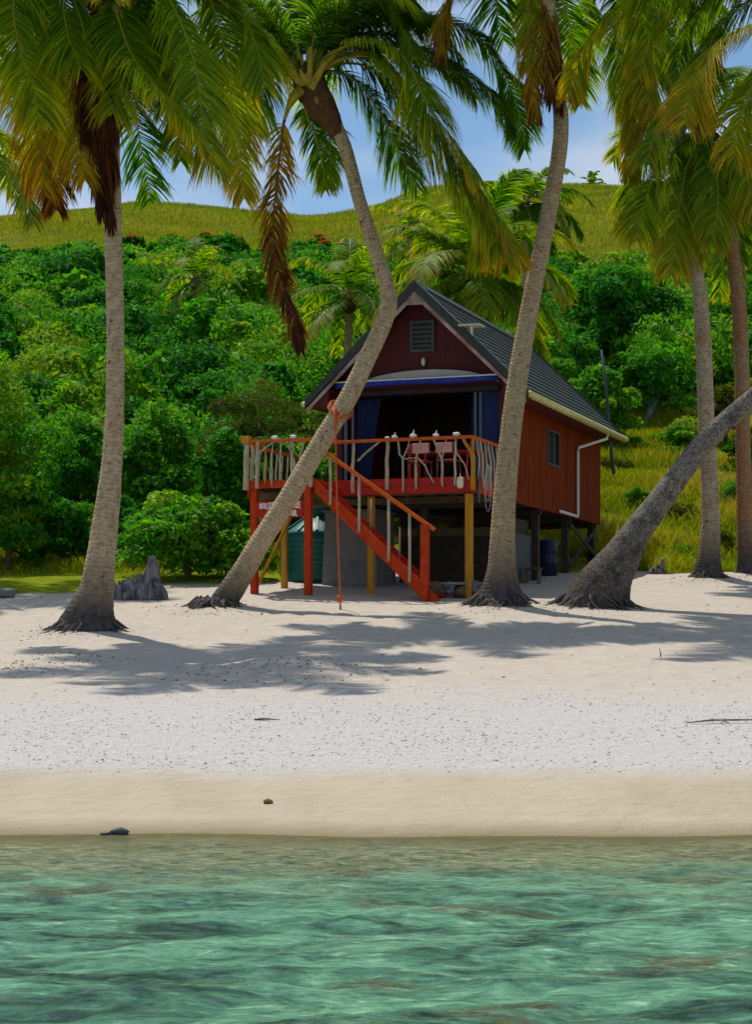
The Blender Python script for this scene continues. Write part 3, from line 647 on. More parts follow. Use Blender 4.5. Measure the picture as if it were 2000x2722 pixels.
# P3: tall palm in the middle right
p = Palm('tall grey coconut palm leaning slightly right, standing before the right front corner of the house', PD['P3'], PB['P3'])
trunk_obj([(1325,1632,225),(1330,1600,150),(1333,1560,102),(1335,1500,80),(1338,1390,68),(1348,1250,62),(1362,1120,59),(1378,1000,57),(1398,880,54),(1420,760,51),(1445,640,48),(1470,510,46),(1488,400,44),(1492,320,44),(1485,250,42),(1470,120,42),(1455,0,44),(1445,-70,48)], p.D, p.e, mat=M['trunk_mid'], origin=p.o)
p.hub(1443,-80); p.heart(.36)
p.fr([(1440,-80),(1410,-40),(1404,80),(1413,200),(1425,320)], -.6, .7, age=(.35,.68), droop=2.3, spread=.5, dens=34, tipage=.2)
p.fr([(1446,-70),(1462,40),(1478,160),(1492,290)], -.35, .6, age=(.66,.9), droop=2.6, spread=.25, dens=34, tipage=.1)
p.fr([(1444,-70),(1440,40),(1452,150),(1468,270)], -.45, .7, age=(.5,.82), droop=2.4, spread=.4, dens=34, tipage=.15)
p.fr([(1440,-80),(1380,-130),(1290,-100),(1220,-40),(1182,40),(1172,150)], -.5, .9, side=(1,0.2,0), age=(.4,.7), droop=2.4, spread=.35, dens=26)
p.fr([(1440,-80),(1370,-120),(1320,-70),(1320,20),(1340,110)], .9, 1.0, age=(0,.15), droop=1.2, dens=20)
p.fr([(1440,-80),(1330,-150),(1200,-130),(1110,-40),(1060,60)], 1.2, 1.0, age=(.05,.25), droop=1.4)
p.fr([(1446,-85),(1530,-160),(1640,-120),(1700,0),(1720,140)], 1.2, 1.0, age=(.1,.3), droop=1.4)
p.more([(0,35),(45,50),(-50,55),(180,35),(150,60),(-150,45),(80,15),(-90,20),(110,45),(20,5)])

# P4: strongly leaning palm, its crown beyond the right edge
p = Palm('dark mottled coconut palm trunk leaning steeply out to the right', PD['P4'], PB['P4'])
trunk_obj([(1545,1640,250),(1580,1600,190),(1605,1555,150),(1640,1500,112),(1690,1420,84),(1745,1345,72),(1800,1270,66),(1862,1190,60),(1925,1125,56),(2000,1060,52),(2090,985,50),(2190,880,48),(2290,740,46),(2370,560,46),(2410,400,50)], p.D, p.e, mat=M['dark_trunk'], origin=p.o, doff=[0,0,0,0,0,0,-.05,-.1,-.2,-.3,-.5,-.8,-1.1,-1.3,-1.4])
p.hub(2412,390,-1.4); p.heart(.34)
p.more([(0,30),(60,20),(120,20),(180,25),(30,60),(150,60),(90,45),(-20,50),(200,10)], L=4.2)

# P6 (far right edge) and P5
p = Palm('brown coconut palm at the right edge, rightmost of the upright trunks', PD['P6'], PB['P6'])
trunk_obj([(1985,1545,60),(1984,1480,46),(1980,1360,42),(1977,1220,40),(1974,1060,40),(1970,900,40),(1960,760,38),(1945,640,36),(1934,560,36),(1930,500,42)], p.D, p.e, mat=M['trunk_brown'], origin=p.o)
p.hub(1930,490); p.heart(.3)
p.fr([(1930,480),(1960,380),(2040,340),(2120,420)], 0, .9, age=(.1,.4))
p.fr([(1928,490),(1890,520),(1850,600),(1835,700)], .5, .9, age=(.1,.4), droop=1.6)
p.fr([(1930,495),(1950,560),(1960,640),(1962,720)], .8, .8, age=(0,.2), droop=1.8)
p.fr([(1928,490),(1900,560),(1880,640)], 1.0, .8, age=(0,.2), droop=1.8)
p.fr([(1930,490),(1990,520),(2040,620),(2060,720)], .0, .9, age=(.1,.3), droop=1.6)
p.fr([(1930,480),(1880,380),(1800,360),(1740,440)], 1.2, .9, age=(.05,.3), droop=1.6)
p.more([(0,45),(90,20),(60,50),(150,50)], L=3.6)

p = Palm('orange-stained coconut palm on the right, crossed by the leaning trunk', PD['P5'], PB['P5'])
trunk_obj([(1878,1556,120),(1880,1525,84),(1886,1480,60),(1890,1400,50),(1887,1290,46),(1880,1150,44),(1874,1000,43),(1868,860,41),(1858,760,39),(1843,680,37),(1838,560,37),(1848,440,38),(1865,340,42)], p.D, p.e, mat=M['trunk_stained'], origin=p.o)
p.hub(1870,320); p.heart(.34)
p.fr([(1880,325),(1800,390),(1740,470),(1710,560),(1694,640)], -1.0, 1.2, age=(.1,.42), droop=1.6, dens=38, bare=.08, tipage=.25)
p.fr([(1868,325),(1790,340),(1730,400),(1690,470),(1665,560)], .6, 1.1, age=(.1,.4), droop=1.7, dens=36, bare=.08)
p.fr([(1872,330),(1830,430),(1810,530),(1795,640),(1785,730)], -.8, 1.1, age=(.18,.48), droop=1.8, dens=38, bare=.06, tipage=.2)
p.fr([(1875,330),(1850,400),(1850,520),(1830,640),(1800,700)], -.3, 1.1, age=(.15,.45), droop=1.8, dens=36, bare=.06)
p.fr([(1875,330),(1900,420),(1910,530),(1895,640)], -.8, 1.1, age=(.12,.42), droop=1.8, dens=36, bare=.06)
p.fr([(1880,320),(1940,350),(1980,440),(2010,560)], -.6, 1.1, age=(.15,.5), droop=1.7, dens=34)
p.fr([(1868,320),(1840,280),(1790,290),(1745,350),(1720,430)], -1.4, 1.1, age=(.12,.42), droop=1.7, dens=36)
p.more([(30,60),(-40,30),(90,50)], L=3.8)

# P7: palm whose crown is above the right top of the picture (trunk beyond the edge)
D7 = 38.5
p = Palm('yellow-green coconut palm beyond the right edge, its bright fronds reaching in at the upper right', D7, (2290,1640))
trunk_obj([(2290,1660,150),(2288,1600,80),(2280,1400,56),(2265,1100,50),(2245,800,48),(2225,500,46),(2210,250,46),(2200,60,50)], p.D, p.e, origin=p.o)
p.hub(2200,50); p.heart(.34)
p.fr([(2195,45),(2100,35),(2000,68),(1915,108),(1868,165),(1838,235),(1822,330)], -1.2, 1.15, age=(.36,.5), droop=1.2, dens=36, bare=.12, tipage=.2)
p.fr([(2195,50),(2120,60),(2030,160),(1975,300),(1950,420)], -.6, 1.1, age=(.15,.5), droop=1.6, dens=32)
p.fr([(2195,40),(2080,-40),(1940,-60),(1820,-10),(1740,80),(1700,190)], .3, 1.1, age=(.1,.45), droop=1.7, dens=34)
p.fr([(2195,40),(2100,-80),(1960,-120),(1830,-90),(1720,-30),(1600,60),(1540,170),(1508,262)], .8, 1.0, age=(.12,.5), droop=1.8, dens=34)
p.fr([(2195,40),(2090,-30),(1980,10),(1900,90),(1880,200),(1870,300)], .8, 1.0, age=(.0,.3), droop=1.7, dens=30)
p.fr([(2195,40),(2120,-60),(1990,-70),(1850,40),(1800,180)], 1.3, 1.0, age=(.0,.25), droop=1.8, dens=30)
p.fr([(2200,50),(2240,140),(2260,260),(2250,400)], -.8, 1.0, age=(.2,.5), droop=1.6)
p.more([(0,40),(60,30),(130,30),(180,30),(-60,60),(100,60),(160,0)], L=4.2)

# P8: palm above the top edge between P3 and P5 (trunk seen nowhere, crown hangs in)
D8 = 49.0
p = Palm('dark coconut palm crown hanging in at the top right between two trunks', D8, (1886,1530), 'coconut palms along the beach')
trunk_obj([(1886,1528,50),(1888,1400,36),(1882,1150,34),(1870,900,32),(1855,740,31),(1838,600,31),(1815,420,32),(1785,220,34),(1745,0,36),(1722,-90,42)], p.D, p.e, origin=p.o)
p.hub(1720,-95); p.heart(.34)
p.fr([(1718,-90),(1695,0),(1690,140),(1684,290),(1676,400),(1672,470)], -.4, .95, age=(.2,.6), droop=2.2, spread=.6, dens=32)
p.fr([(1716,-90),(1660,-50),(1640,60),(1650,190),(1668,320)], .3, 1.0, age=(.05,.45), droop=2.0, spread=.8, dens=32)
p.fr([(1722,-90),(1735,0),(1732,140),(1722,260),(1735,360)], -.5, 1.0, age=(.2,.6), droop=2.0, spread=.8, dens=32)
p.fr([(1716,-90),(1640,-90),(1580,-10),(1550,90),(1530,190)], -.5, 1.0, age=(.1,.4), droop=1.8, dens=32)
p.fr([(1725,-90),(1790,-40),(1800,80),(1780,220)], -.6, 1.0, age=(.0,.3), droop=1.9, dens=32)
p.fr([(1725,-90),(1830,-100),(1890,-10),(1900,120)], .4, 1.0, age=(.0,.3), droop=1.9, dens=32)
p.fr([(1718,-90),(1700,20),(1712,170),(1715,300)], .8, 1.0, age=(.0,.3), droop=2, dens=32)
p.more([(0,40),(90,40),(-60,50),(150,55)], L=4.0)

# palms behind: smaller in the picture, one frond mesh set each
def back_palm(label, hub, D, R, n, trunk_to=None, age=.2, seed=1, els=None, group='coconut palms behind the house', dens=24, width=.04, az0=0):
    rs = random.Random(seed); h = P(hub[0], hub[1], D); x, y = (h.x, h.y) if trunk_to is None else (P(*trunk_to, D).x, D)
    z = gz1(x, y); o = Vector((x, y, z)); e = empty('palm_tree', o); tag(e, label, 'palm tree', group)
    hl = h-o; mb = MB(); mid = (hl*0.5)+Vector((rs.uniform(-.25,.25), 0, 0)); st, L = crom([Vector((0,0,-.1)), mid, hl], 30)
    mb.tube(st, list(np.linspace(.20, .13, 30)), 12); mb.build('trunk', M['trunk'], e)
    mb = MB(); mb.blob(hl-Vector((0,0,.1)), (.28,.28,.4), amp=.3, sub=2, seed=seed); mb.build('crown_base', M['fibre'], e)
    for i in range(n):
        az = 6.283*(i*0.381966)+az0; k = i/(n-1); el = math.radians((els or (80, -35))[0]*(1-k)+(els or (80,-35))[1]*k)
        dead = k > .9
        a = (rs.uniform(.0,.2)+age*k, rs.uniform(.25,.45)+age*k)
        link('frond', frond_mesh(arc_pts(hl, az, el, R*rs.uniform(.85,1.1), 1.0 if k < .8 else .6), R*.24, rs=rs, age=a, droop=1.3, dens=dens, width=width, seg=3), e)
    return e
back_palm('coconut palm right behind the house roof, crown over the ridge', (1262,740), 59.5, 3.9, 27, (1262,1400), age=.05, seed=3, dens=30)
back_palm('bright green coconut palm on the slope above the house roof, near the hill crest', (1395,545), 84, 3.4, 22, (1390,900), age=-.1, seed=5, dens=20, width=.06, els=(60,-35))
back_palm('yellowish coconut palm left of the roof, just behind the bent palm', (930,800), 66, 2.9, 16, (930,1150), age=.05, seed=8, dens=18, width=.05)
back_palm('small coconut palm crown low in the scrub between the two left trunks', (520,748), 96, 2.8, 14, (520,860), age=.08, seed=9, dens=12, width=.07, group='coconut palms on the wooded slope')
back_palm('pale coconut palm on the slope right of the bent palm trunk, below the orange flowers', (1090,615), 105, 3.0, 14, (1090,760), age=.1, seed=12, dens=12, width=.07, group='coconut palms on the wooded slope')
back_palm('tiny dark coconut palm standing on the hill crest against the sky', (1573,497), 226, 2.2, 11, (1573,512), age=-.1, seed=16, dens=5, width=.3, els=(85,5), group='trees on the hill crest')
back_palm('coconut palm beyond the left edge, frond tips reaching in', (-130,330), 48, 4.2, 16, (-150,1500), age=.15, seed=17, dens=22)
back_palm('dark coconut palm low behind the right-hand trunks', (1975,560), 64, 3.4, 14, (1990,1150), age=-.05, seed=18, dens=18, width=.06)
# ------------------------------------------------------------------ house
TH = math.radians(20); OX, OY = 1.127, 46.27
GB = gz1(OX, OY)                                   # ground height at the house front
def HW(u, v, z): return Vector((OX+math.cos(TH)*u+math.sin(TH)*v, OY-math.sin(TH)*u+math.cos(TH)*v, z))
def HL(u, v, z): return (u, v, z-GB)               # house-local coordinates, z given as absolute height
def gh(u, v): p = HW(u, v, 0); return gz1(p.x, p.y)
HWD, HL_, EZ, FZ = 2.24, 9.5, 7.90, 5.34
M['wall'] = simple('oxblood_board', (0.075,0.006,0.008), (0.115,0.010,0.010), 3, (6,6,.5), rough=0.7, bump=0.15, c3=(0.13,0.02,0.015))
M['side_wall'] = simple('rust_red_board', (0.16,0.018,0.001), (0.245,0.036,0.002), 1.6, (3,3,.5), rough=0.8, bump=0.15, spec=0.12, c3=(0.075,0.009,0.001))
M['roof'] = simple('green_grey_steel', (0.030,0.040,0.036), (0.055,0.068,0.060), 5, rough=0.55, bump=0.1, spec=0.3, c3=(0.08,0.09,0.08))
M['barge'] = simple('faded_pink_board', (0.26,0.12,0.11), (0.58,0.46,0.43), 3, rough=0.8, bump=0.2, c3=(0.28,0.07,0.05))
M['red'] = simple('red_painted_wood', (0.42,0.032,0.004), (0.60,0.060,0.008), 5, (1,1,1), rough=0.65, bump=0.35, spec=0.15, c3=(0.30,0.02,0.004))
M['rail'] = simple('orange_red_rail', (0.56,0.075,0.008), (0.74,0.14,0.015), 6, rough=0.6, bump=0.2, spec=0.15, c3=(0.42,0.06,0.01))
M['fascia'] = simple('crimson_fascia', (0.38,0.016,0.016), (0.52,0.038,0.018), 4, (1,1,5), rough=0.65, bump=0.3, spec=0.15, c3=(0.25,0.012,0.012))
M['ochre'] = simple('ochre_post', (0.44,0.18,0.008), (0.62,0.29,0.012), 5, (2,2,.5), rough=0.7, bump=0.2)
M['drift'] = simple('driftwood', (0.34,0.26,0.17), (0.62,0.52,0.38), 7, (3,3,.6), rough=0.9, bump=0.6, c3=(0.40,0.30,0.12))
M['dark_wood'] = simple('dark_timber', (0.030,0.022,0.016), (0.075,0.055,0.038), 5, rough=0.85, bump=0.3)
M['brown_wood'] = simple('brown_timber', (0.10,0.07,0.035), (0.20,0.14,0.07), 5, rough=0.85, bump=0.3)
M['slate'] = simple('dark_grey_paint', (0.05,0.06,0.065), (0.085,0.095,0.10), 4, rough=0.6, bump=0.1)
M['black'] = simple('louvre_dark', (0.012,0.012,0.014), (0.03,0.03,0.032), 4, rough=0.7, bump=0.1)
M['white'] = simple('white_paint', (0.70,0.69,0.64), (0.82,0.80,0.76), 5, rough=0.5, bump=0.05, c3=(0.55,0.52,0.45))
M['gutter'] = simple('cream_gutter', (0.62,0.55,0.20), (0.74,0.68,0.32), 3, rough=0.45, bump=0.05)
M['blue'] = simple('blue_canvas', (0.008,0.022,0.28), (0.03,0.06,0.42), 8, rough=0.8, bump=0.3)
M['curtain'] = simple('navy_curtain', (0.008,0.014,0.05), (0.018,0.04,0.15), 5, (1,1,.2), rough=0.9, bump=0.2)
M['frame'] = simple('blue_grey_aluminium', (0.06,0.09,0.13), (0.10,0.14,0.20), 4, rough=0.4, bump=0.03)
M['grey'] = simple('grey_board', (0.40,0.37,0.34), (0.52,0.49,0.46), 4, rough=0.8, bump=0.15)
M['concrete'] = simple('grey_render', (0.15,0.14,0.14), (0.235,0.22,0.215), 2.5, rough=0.9, bump=0.4, c3=(0.22,0.20,0.19))
M['teal'] = simple('teal_plastic', (0.004,0.085,0.065), (0.008,0.13,0.10), 4, rough=0.45, bump=0.05)
M['navy'] = simple('navy_plastic', (0.006,0.008,0.035), (0.010,0.014,0.06), 4, rough=0.5, bump=0.05)
M['cream'] = simple('cream_buoy', (0.72,0.66,0.42), (0.82,0.77,0.55), 5, rough=0.5, bump=0.05)
M['shell'] = simple('pale_shell', (0.66,0.60,0.62), (0.85,0.82,0.82), 12, rough=0.6, bump=0.3)
M['chairred'] = simple('dark_red_plastic', (0.20,0.02,0.03), (0.32,0.04,0.04), 4, rough=0.5, bump=0.05)
M['pink'] = simple('faded_pink_cloth', (0.62,0.28,0.24), (0.75,0.45,0.38), 6, rough=0.8, bump=0.1)
M['rope'] = simple('orange_rope', (0.50,0.075,0.02), (0.66,0.14,0.03), 40, rough=0.8, bump=0.5)
M['greyrope'] = simple('grey_rope', (0.40,0.40,0.40), (0.6,0.6,0.58), 40, rough=0.8, bump=0.4)
M['bone'] = simple('weathered_root', (0.03,0.028,0.033), (0.33,0.31,0.34), 9, (1,1,.35), rough=0.95, bump=1.0, bd=0.05, detail=9)
M['log'] = simple('grey_log', (0.12,0.11,0.12), (0.32,0.30,0.31), 6, (.4,1,1), rough=0.95, bump=0.8, bd=0.03)
def glass():
    m, t, o = new_mat('window_glass'); b = nd(t, 'BsdfPrincipled', Roughness=0.05); b.inputs['Base Color'].default_value = (0.04,0.07,0.07,1)
    b.inputs['Specular IOR Level'].default_value = 0.8; t.links.new(b.outputs[0], o.inputs[0]); return m
M['glass'] = glass()

house = empty('beach_house', (OX, OY, GB), -TH)
tag(house, 'small red timber house on stilts with a steep dark green roof, behind the palms', 'house')
AP = 10.67; OV = 2.83                                # ridge height, eave half width
slope = (AP-EZ)/OV
def roof_z(u): return AP-abs(u)*slope
# gable end wall with opening (front)
def wallpoly(mb, pts, v0, v1, m=0): mb.prism([(a, b-GB) for a, b in pts], 1, v0, v1, m)
ou0, ou1, oz = -2.10, 1.98, 8.02
mb = MB(); gt = roof_z(HWD)-0.12
wallpoly(mb, [(-HWD,oz+.002),(HWD,oz+.002),(HWD,gt),(0,AP-0.16),(-HWD,gt)], 0, .10)
wallpoly(mb, [(-HWD,FZ),(ou0,FZ),(ou0,oz),(-HWD,oz)], 0, .10); wallpoly(mb, [(ou1,FZ),(HWD,FZ),(HWD,oz),(ou1,oz)], 0, .10)
mb.box(HL(ou0,0,FZ), HL(ou1,.10,5.68))
for i in range(-7, 8):                               # board joints as thin cover strips
    u = i*0.30; z1 = roof_z(u)-0.20
    if z1 > 8.65: mb.box(HL(u-.008,-.005,8.62), HL(u+.008,0,z1))
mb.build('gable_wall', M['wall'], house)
# side walls, back wall
mb = MB()
wu0, wu1 = 3.62, 4.72; wz0, wz1 = 6.60, 7.42
def side(uo, ui, win):
    if not win: mb.box(HL(uo,.10,FZ), HL(ui,HL_,EZ+.42)); return
    for (a, b, c, d) in ((.10,wu0,FZ,EZ+.42),(wu1,HL_,FZ,EZ+.42),(wu0,wu1,FZ,wz0),(wu0,wu1,wz1,EZ+.42)): mb.box(HL(uo,a,c), HL(ui,b,d))
    for i in range(31):
        v = .25+i*.30
        if wu0-.1 < v < wu1+.1: mb.box(HL(uo,v-.008,FZ), HL(uo+.005,v+.008,wz0-.06)); mb.box(HL(uo,v-.008,wz1+.06), HL(uo+.005,v+.008,EZ+.1))
        else: mb.box(HL(uo,v-.008,FZ), HL(uo+.005,v+.008,EZ+.1))
side(HWD, HWD-.1, True); side(-HWD, -HWD+.1, False)
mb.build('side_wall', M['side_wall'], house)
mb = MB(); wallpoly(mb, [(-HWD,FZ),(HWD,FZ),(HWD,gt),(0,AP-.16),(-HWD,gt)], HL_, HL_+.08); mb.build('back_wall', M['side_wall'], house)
mb = MB(); mb.box(HL(-HWD+.1,.1,5.52), HL(HWD-.1,HL_,5.62)); mb.build('floor', M['dark_wood'], house)
mb = MB(); mb.box(HL(-HWD+.1,4.0,5.63), HL(HWD-.1,4.1,8.3)); mb.box(HL(-HWD+.1,.1,8.3), HL(HWD-.1,4.1,8.36)); mb.build('partition', M['dark_wood'], house)
# roof: overlapping steel courses on each pitch
mb = MB(); v0, v1 = -0.62, HL_+.55; nC = 15
for sg in (-1, 1):
    for i in range(nC):
        a0 = OV*i/nC; a1 = OV*(i+1)/nC+.03
        z0 = AP-a0*slope; z1 = AP-a1*slope
        poly = [(sg*a0, z0-GB-.03), (sg*a1, z1-GB+.035), (sg*a1, z1-GB-.005), (sg*a0, z0-GB-.075)]
        if sg < 0: poly = poly[::-1]
        mb.prism(poly, 1, v0+.30, v1, 0)
rf = mb.build('roof', M['roof'], house)
mb = MB()
for sg in (-1, 1):                                   # broad smooth verge flashing at the front and back edge
    for (a, b) in ((v0, v0+.36), (v1-.02, v1+.05)):
        poly = [(sg*0, AP-GB+.05), (sg*(OV+.03), EZ-GB+.045), (sg*(OV+.03), EZ-GB-.17), (sg*0, AP-GB-.22)]
        mb.prism(poly if sg > 0 else poly[::-1], 1, a, b, 0)
mb.prism([(-.16,AP-GB-.10),(0,AP-GB+.075),(.16,AP-GB-.10),(0,AP-GB-.02)], 1, v0+.365, v1-.025)
mb.build('ridge_cap', M['roof'], rf)
for sg in (-1, 1):
    mb = MB(); poly = [(0, AP-GB-.225), (sg*(OV-.02), EZ-GB-.172), (sg*(OV-.02), EZ-GB-.28), (0, AP-GB-.36)]
    mb.prism(poly if sg > 0 else poly[::-1], 1, v0+.03, v0+.07); mb.build('barge_board', M['barge'], rf)
    mb = MB(); poly = [(sg*(HWD+.002), EZ-GB+.30), (sg*(OV-.03), EZ-GB-.115), (sg*(OV-.03), EZ-GB-.15), (sg*(HWD+.002), EZ-GB-.15)]
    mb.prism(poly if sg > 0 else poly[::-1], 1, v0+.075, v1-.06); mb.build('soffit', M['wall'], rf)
    mb = MB(); mb.tube([HL(sg*(OV+.07), v0+.05, EZ-.07), HL(sg*(OV+.07), v1, EZ-.07)], .075, 10)
    mb.box(HL(sg*(OV+.005),v0+.05,EZ-.15), HL(sg*(OV+.03),v1,EZ-.0)); mb.build('gutter', M['gutter'], rf)
# little pale collar tie at the peak
mb = MB(); mb.prism([(-.26,AP-GB-.56),(.26,AP-GB-.56),(0,AP-GB-.30)], 1, v0+.0, v0+.028); mb.build('peak_board', M['barge'], rf)
# white bracket lamp on the verge
mb = MB(); mb.box((1.18,-.78,roof_z(1.33)-GB+.14), (1.72,-.30,roof_z(1.33)-GB+.17)); mb.beam((1.45,-.55,roof_z(1.5)-GB+.02),(1.45,-.55,roof_z(1.33)-GB+.14),.05,.05,(0,1,0)); mb.build('roof_panel', M['white'], rf)
# louvre
lv = MB(); a, b, c, d = -.29, .34, 9.05, 9.82
for (x0,x1,z0,z1) in ((a,b,c,c+.07),(a,b,d-.07,d),(a,a+.07,c+.07,d-.07),(b-.07,b,c+.07,d-.07)): lv.box(HL(x0,-.06,z0), HL(x1,-.004,z1))
lo = lv.build('louvre', M['slate'], house)
mb = MB(); mb.box(HL(a+.07,-.014,c+.07), HL(b-.07,-.004,d-.07)); mb.build('backing', M['black'], lo)
mb = MB()
for i in range(5):
    z = c+.12+i*.115; mb.beam(HL(a+.072,-.035,z+.03), HL(b-.072,-.035,z+.03), .02, .075, (0,-.6,.8))
mb.build('slats', M['slate'], lo)
mb = MB(); mb.blob(HL(.065,-.07,8.80), (.055,.05,.11), amp=.02, sub=2); mb.build('wall_lamp', M['cream'], house)
# arched pelmet and rolled blue awning over the opening
mb = MB(); n = 14; top = [(-1.30+2.86*i/n, 8.40+.17*math.sin(math.pi*i/n)**.7-GB) for i in range(n+1)]
mb.prism([(x, z) for x, z in top]+[(1.56,8.39-GB),(-1.30,8.39-GB)], 1, -.30, -.004); mb.build('pelmet', M['grey'], house)
aw = MB(); aw.tube([HL(-2.12+.422*k,-.42,8.26-.015*math.sin(k*1.1)) for k in range(11)], .065, 12, wob=.35); ao = aw.build('awning', M['blue'], house)
mb = MB(); mb.box(HL(-2.2,-.45,8.325), HL(2.18,-.30,8.36)); mb.box(HL(-2.0,-.30,8.24), HL(-1.95,-.004,8.30)); mb.box(HL(1.95,-.30,8.24), HL(2.0,-.004,8.30)); mb.build('awning_rail', M['white'], ao)
mb = MB(); mb.box(HL(-2.1,-.10,8.03), HL(2.0,-.004,8.13)); mb.build('lintel', M['black'], house)
# sliding door frames and curtains
for (x0, x1) in ((-2.06,-1.98),(-1.86,-1.80),(1.33,1.40),(1.46,1.53)):
    mb = MB(); mb.box(HL(x0,.03,5.69), HL(x1,.08,8.015)); mb.build('door_frame', M['frame'], house)
mb = MB(); mb.box(HL(1.535,.04,5.69), HL(1.975,.06,8.01)); mb.build('door_panel', M['curtain'], house)
def curtain(u0, u1t, u1b, v):
    mb = MB(); nx, nz = 26, 10; V = []
    for j in range(nz+1):
        z = 8.0-2.2*j/nz; u1 = u1t+(u1b-u1t)*(j/nz)**.7
        for i in range(nx+1): V.append(HL(u0+(u1-u0)*i/nx, v+.035*math.sin(i*1.7)+.01*math.sin(j+i), z))
    mb.add(V, [(j*(nx+1)+i, j*(nx+1)+i+1, (j+1)*(nx+1)+i+1, (j+1)*(nx+1)+i) for j in range(nz) for i in range(nx)], 0, None, True)
    o = mb.build('curtain', M['curtain'], house); m_ = o.modifiers.new('thick', 'SOLIDIFY'); m_.thickness = .008
curtain(-1.78,-1.12,-1.42,.20); curtain(1.22,1.33,1.28,.20)
# side window
mb = MB()
for (a, b, c, d) in ((wu0-.06,wu1+.06,wz0-.06,wz0),(wu0-.06,wu1+.06,wz1,wz1+.06),(wu0-.06,wu0,wz0,wz1),(wu1,wu1+.06,wz0,wz1),(4.13,4.19,wz0,wz1)): mb.box(HL(HWD-.05,a,c), HL(HWD+.035,b,d))
wo = mb.build('window', M['slate'], house); mb = MB(); mb.box(HL(HWD-.06,wu0+.002,wz0+.002), HL(HWD-.052,wu1-.002,wz1-.002)); mb.build('pane', M['glass'], wo)
# white downpipe on the side wall
mb = MB(); c = HWD+.07; mb.tube([HL(OV+.05,7.75,EZ-.10), HL(OV+.02,7.74,EZ-.28), HL(c,6.62,EZ-.62), HL(c,6.58,EZ-.75), HL(c,6.58,5.46), HL(c,6.50,5.38), HL(c,4.6,5.40)], .042, 8, smooth=True); mb.build('downpipe', M['white'], house)
# stilts, bracing, bearers
for v in (0.15, 3.1, 6.2, 9.2):
    for u in (-2.05, 0.0, 2.05):
        mb = MB(); mb.box((u-.09,v-.09,gh(u,v)-GB-.3), (u+.09,v+.09,5.22-GB)); mb.build('stilt', M['dark_wood'], house)
    mb = MB(); mb.box((-2.2,v-.06,5.222-GB), (2.2,v+.06,5.335-GB)); mb.build('bearer', M['dark_wood'], house)
for (va, vb) in ((6.2,9.2),(9.2,6.2)):
    mb = MB(); mb.beam((2.16+.03*(va>vb),va,gh(2,va)-GB+.2),(2.16+.03*(va>vb),vb,5.15-GB),.035,.12); mb.build('brace', M['dark_wood'], house)
mb = MB()
for i in range(13): mb.box((-2.2,.35+i*.70,5.34-GB), (2.2,.40+i*.70,5.515-GB))
mb.build('joists', M['dark_wood'], house)
# store room under the front half
mb = MB(); g0 = gh(0,2)-GB-.3
mb.box((-1.0,1.2,g0),(1.9,1.28,1.30)); mb.box((-1.0,1.2,1.302),(-.2,1.28,5.2-GB)); mb.box((1.82,1.30,g0),(1.9,3.0,1.75)); mb.build('store_wall', M['dark_wood'], house)
mb = MB(); mb.box((-1.05,1.10,1.305),(2.0,1.185,1.50)); mb.build('cross_beam', M['brown_wood'], house)
mb = MB(); mb.box((1.93,1.45,g0),(1.99,2.9,1.35)); mb.build('lower_panel', M['slate'], house)

mb = MB(); g0 = gh(-1.8,.5)-.3; mb.prism([(-2.52,g0-GB),(-1.02,g0-GB),(-1.12,5.15-GB),(-2.42,5.15-GB)], 1, -.35, 1.05)
mb.prism([(-2.50,5.152-GB),(-1.04,5.152-GB),(-1.04,5.20-GB),(-2.50,5.20-GB)], 1, -.40, 1.10)
cw = mb.build('concrete_pier', M['concrete'], None, None, .01); cw.location = house.location; cw.rotation_euler = house.rotation_euler
tag(cw, 'grey rendered pier under the house, behind the red stairs', 'pier')

# green water tank
tx, ty = -1.50, 48.6; tg = gz1(tx, ty); te = empty('water_tank', (tx, ty, tg)); tag(te, 'dark green ribbed plastic water tank standing left of the grey pier', 'tank')
def tz(py): return CH+(HY-py)/F*(ty-.9)-tg
mb = MB(); zt = tz(1420); prof_ = [(.97,-.1),(.98,.05)]
for i in range(7):
    z = .1+i*(zt-.15)/7; h = (zt-.15)/7; prof_ += [(.965,z),(.99,z+h*.25),(.99,z+h*.75),(.965,z+h*.98)]
prof_ += [(.985,zt)]; mb.lathe(prof_, (0,0,0), 48); mb.build('tank_body', M['teal'], te)
mb = MB(); z2 = tz(1372); mb.lathe([(.99,zt+.002),(.93,zt+.09),(.40,z2-.02),(.30,z2)], (0,0,0), 48)
for i in range(12):
    a = 6.283*i/12; mb.beam((math.cos(a)*.95,math.sin(a)*.95,zt+.10),(math.cos(a)*.38,math.sin(a)*.38,z2+.01),.06,.05)
mb.build('tank_top', M['teal'], te)
mb = MB(); mb.lathe([(.31,z2+.002),(.31,z2+.22),(.38,z2+.225),(.38,z2+.30),(.25,z2+.34)], (.18,0,0), 32); mb.build('tank_lid', M['teal'], te)

# ------------------------------------------------------------------ deck
deck = empty('timber_deck', (OX, OY, GB), -TH); tag(deck, 'raised timber deck in front of the house with crimson edge boards and driftwood railing', 'deck')
DV = -3.08; LV = -3.85; DZ = 5.66; RZ = 6.56; DL, DR = -3.25, 2.24; LL, LR = -2.95, -1.30
def grp(parent, name, mats, fn): mb = MB(); fn(mb); return mb.build(name, mats, parent)
def boards(mb):
    i = 0; v = DV
    while v < -.02: mb.box(HL(DL,v,DZ-.04), HL(DR,min(v+.135,-.015),DZ)); v += .14
    v = LV
    while v < DV-.05: mb.box(HL(LL,v,DZ-.04), HL(LR,min(v+.135,DV-.005),DZ)); v += .14
grp(deck, 'deck_boards', M['brown_wood'], boards)
def fas(mb):
    mb.box(HL(LR+.05,DV-.05,DZ-.17), HL(DR,DV-.005,DZ+.005)); mb.box(HL(LR+.05,DV-.045,DZ-.345), HL(DR,DV-.005,DZ-.178))
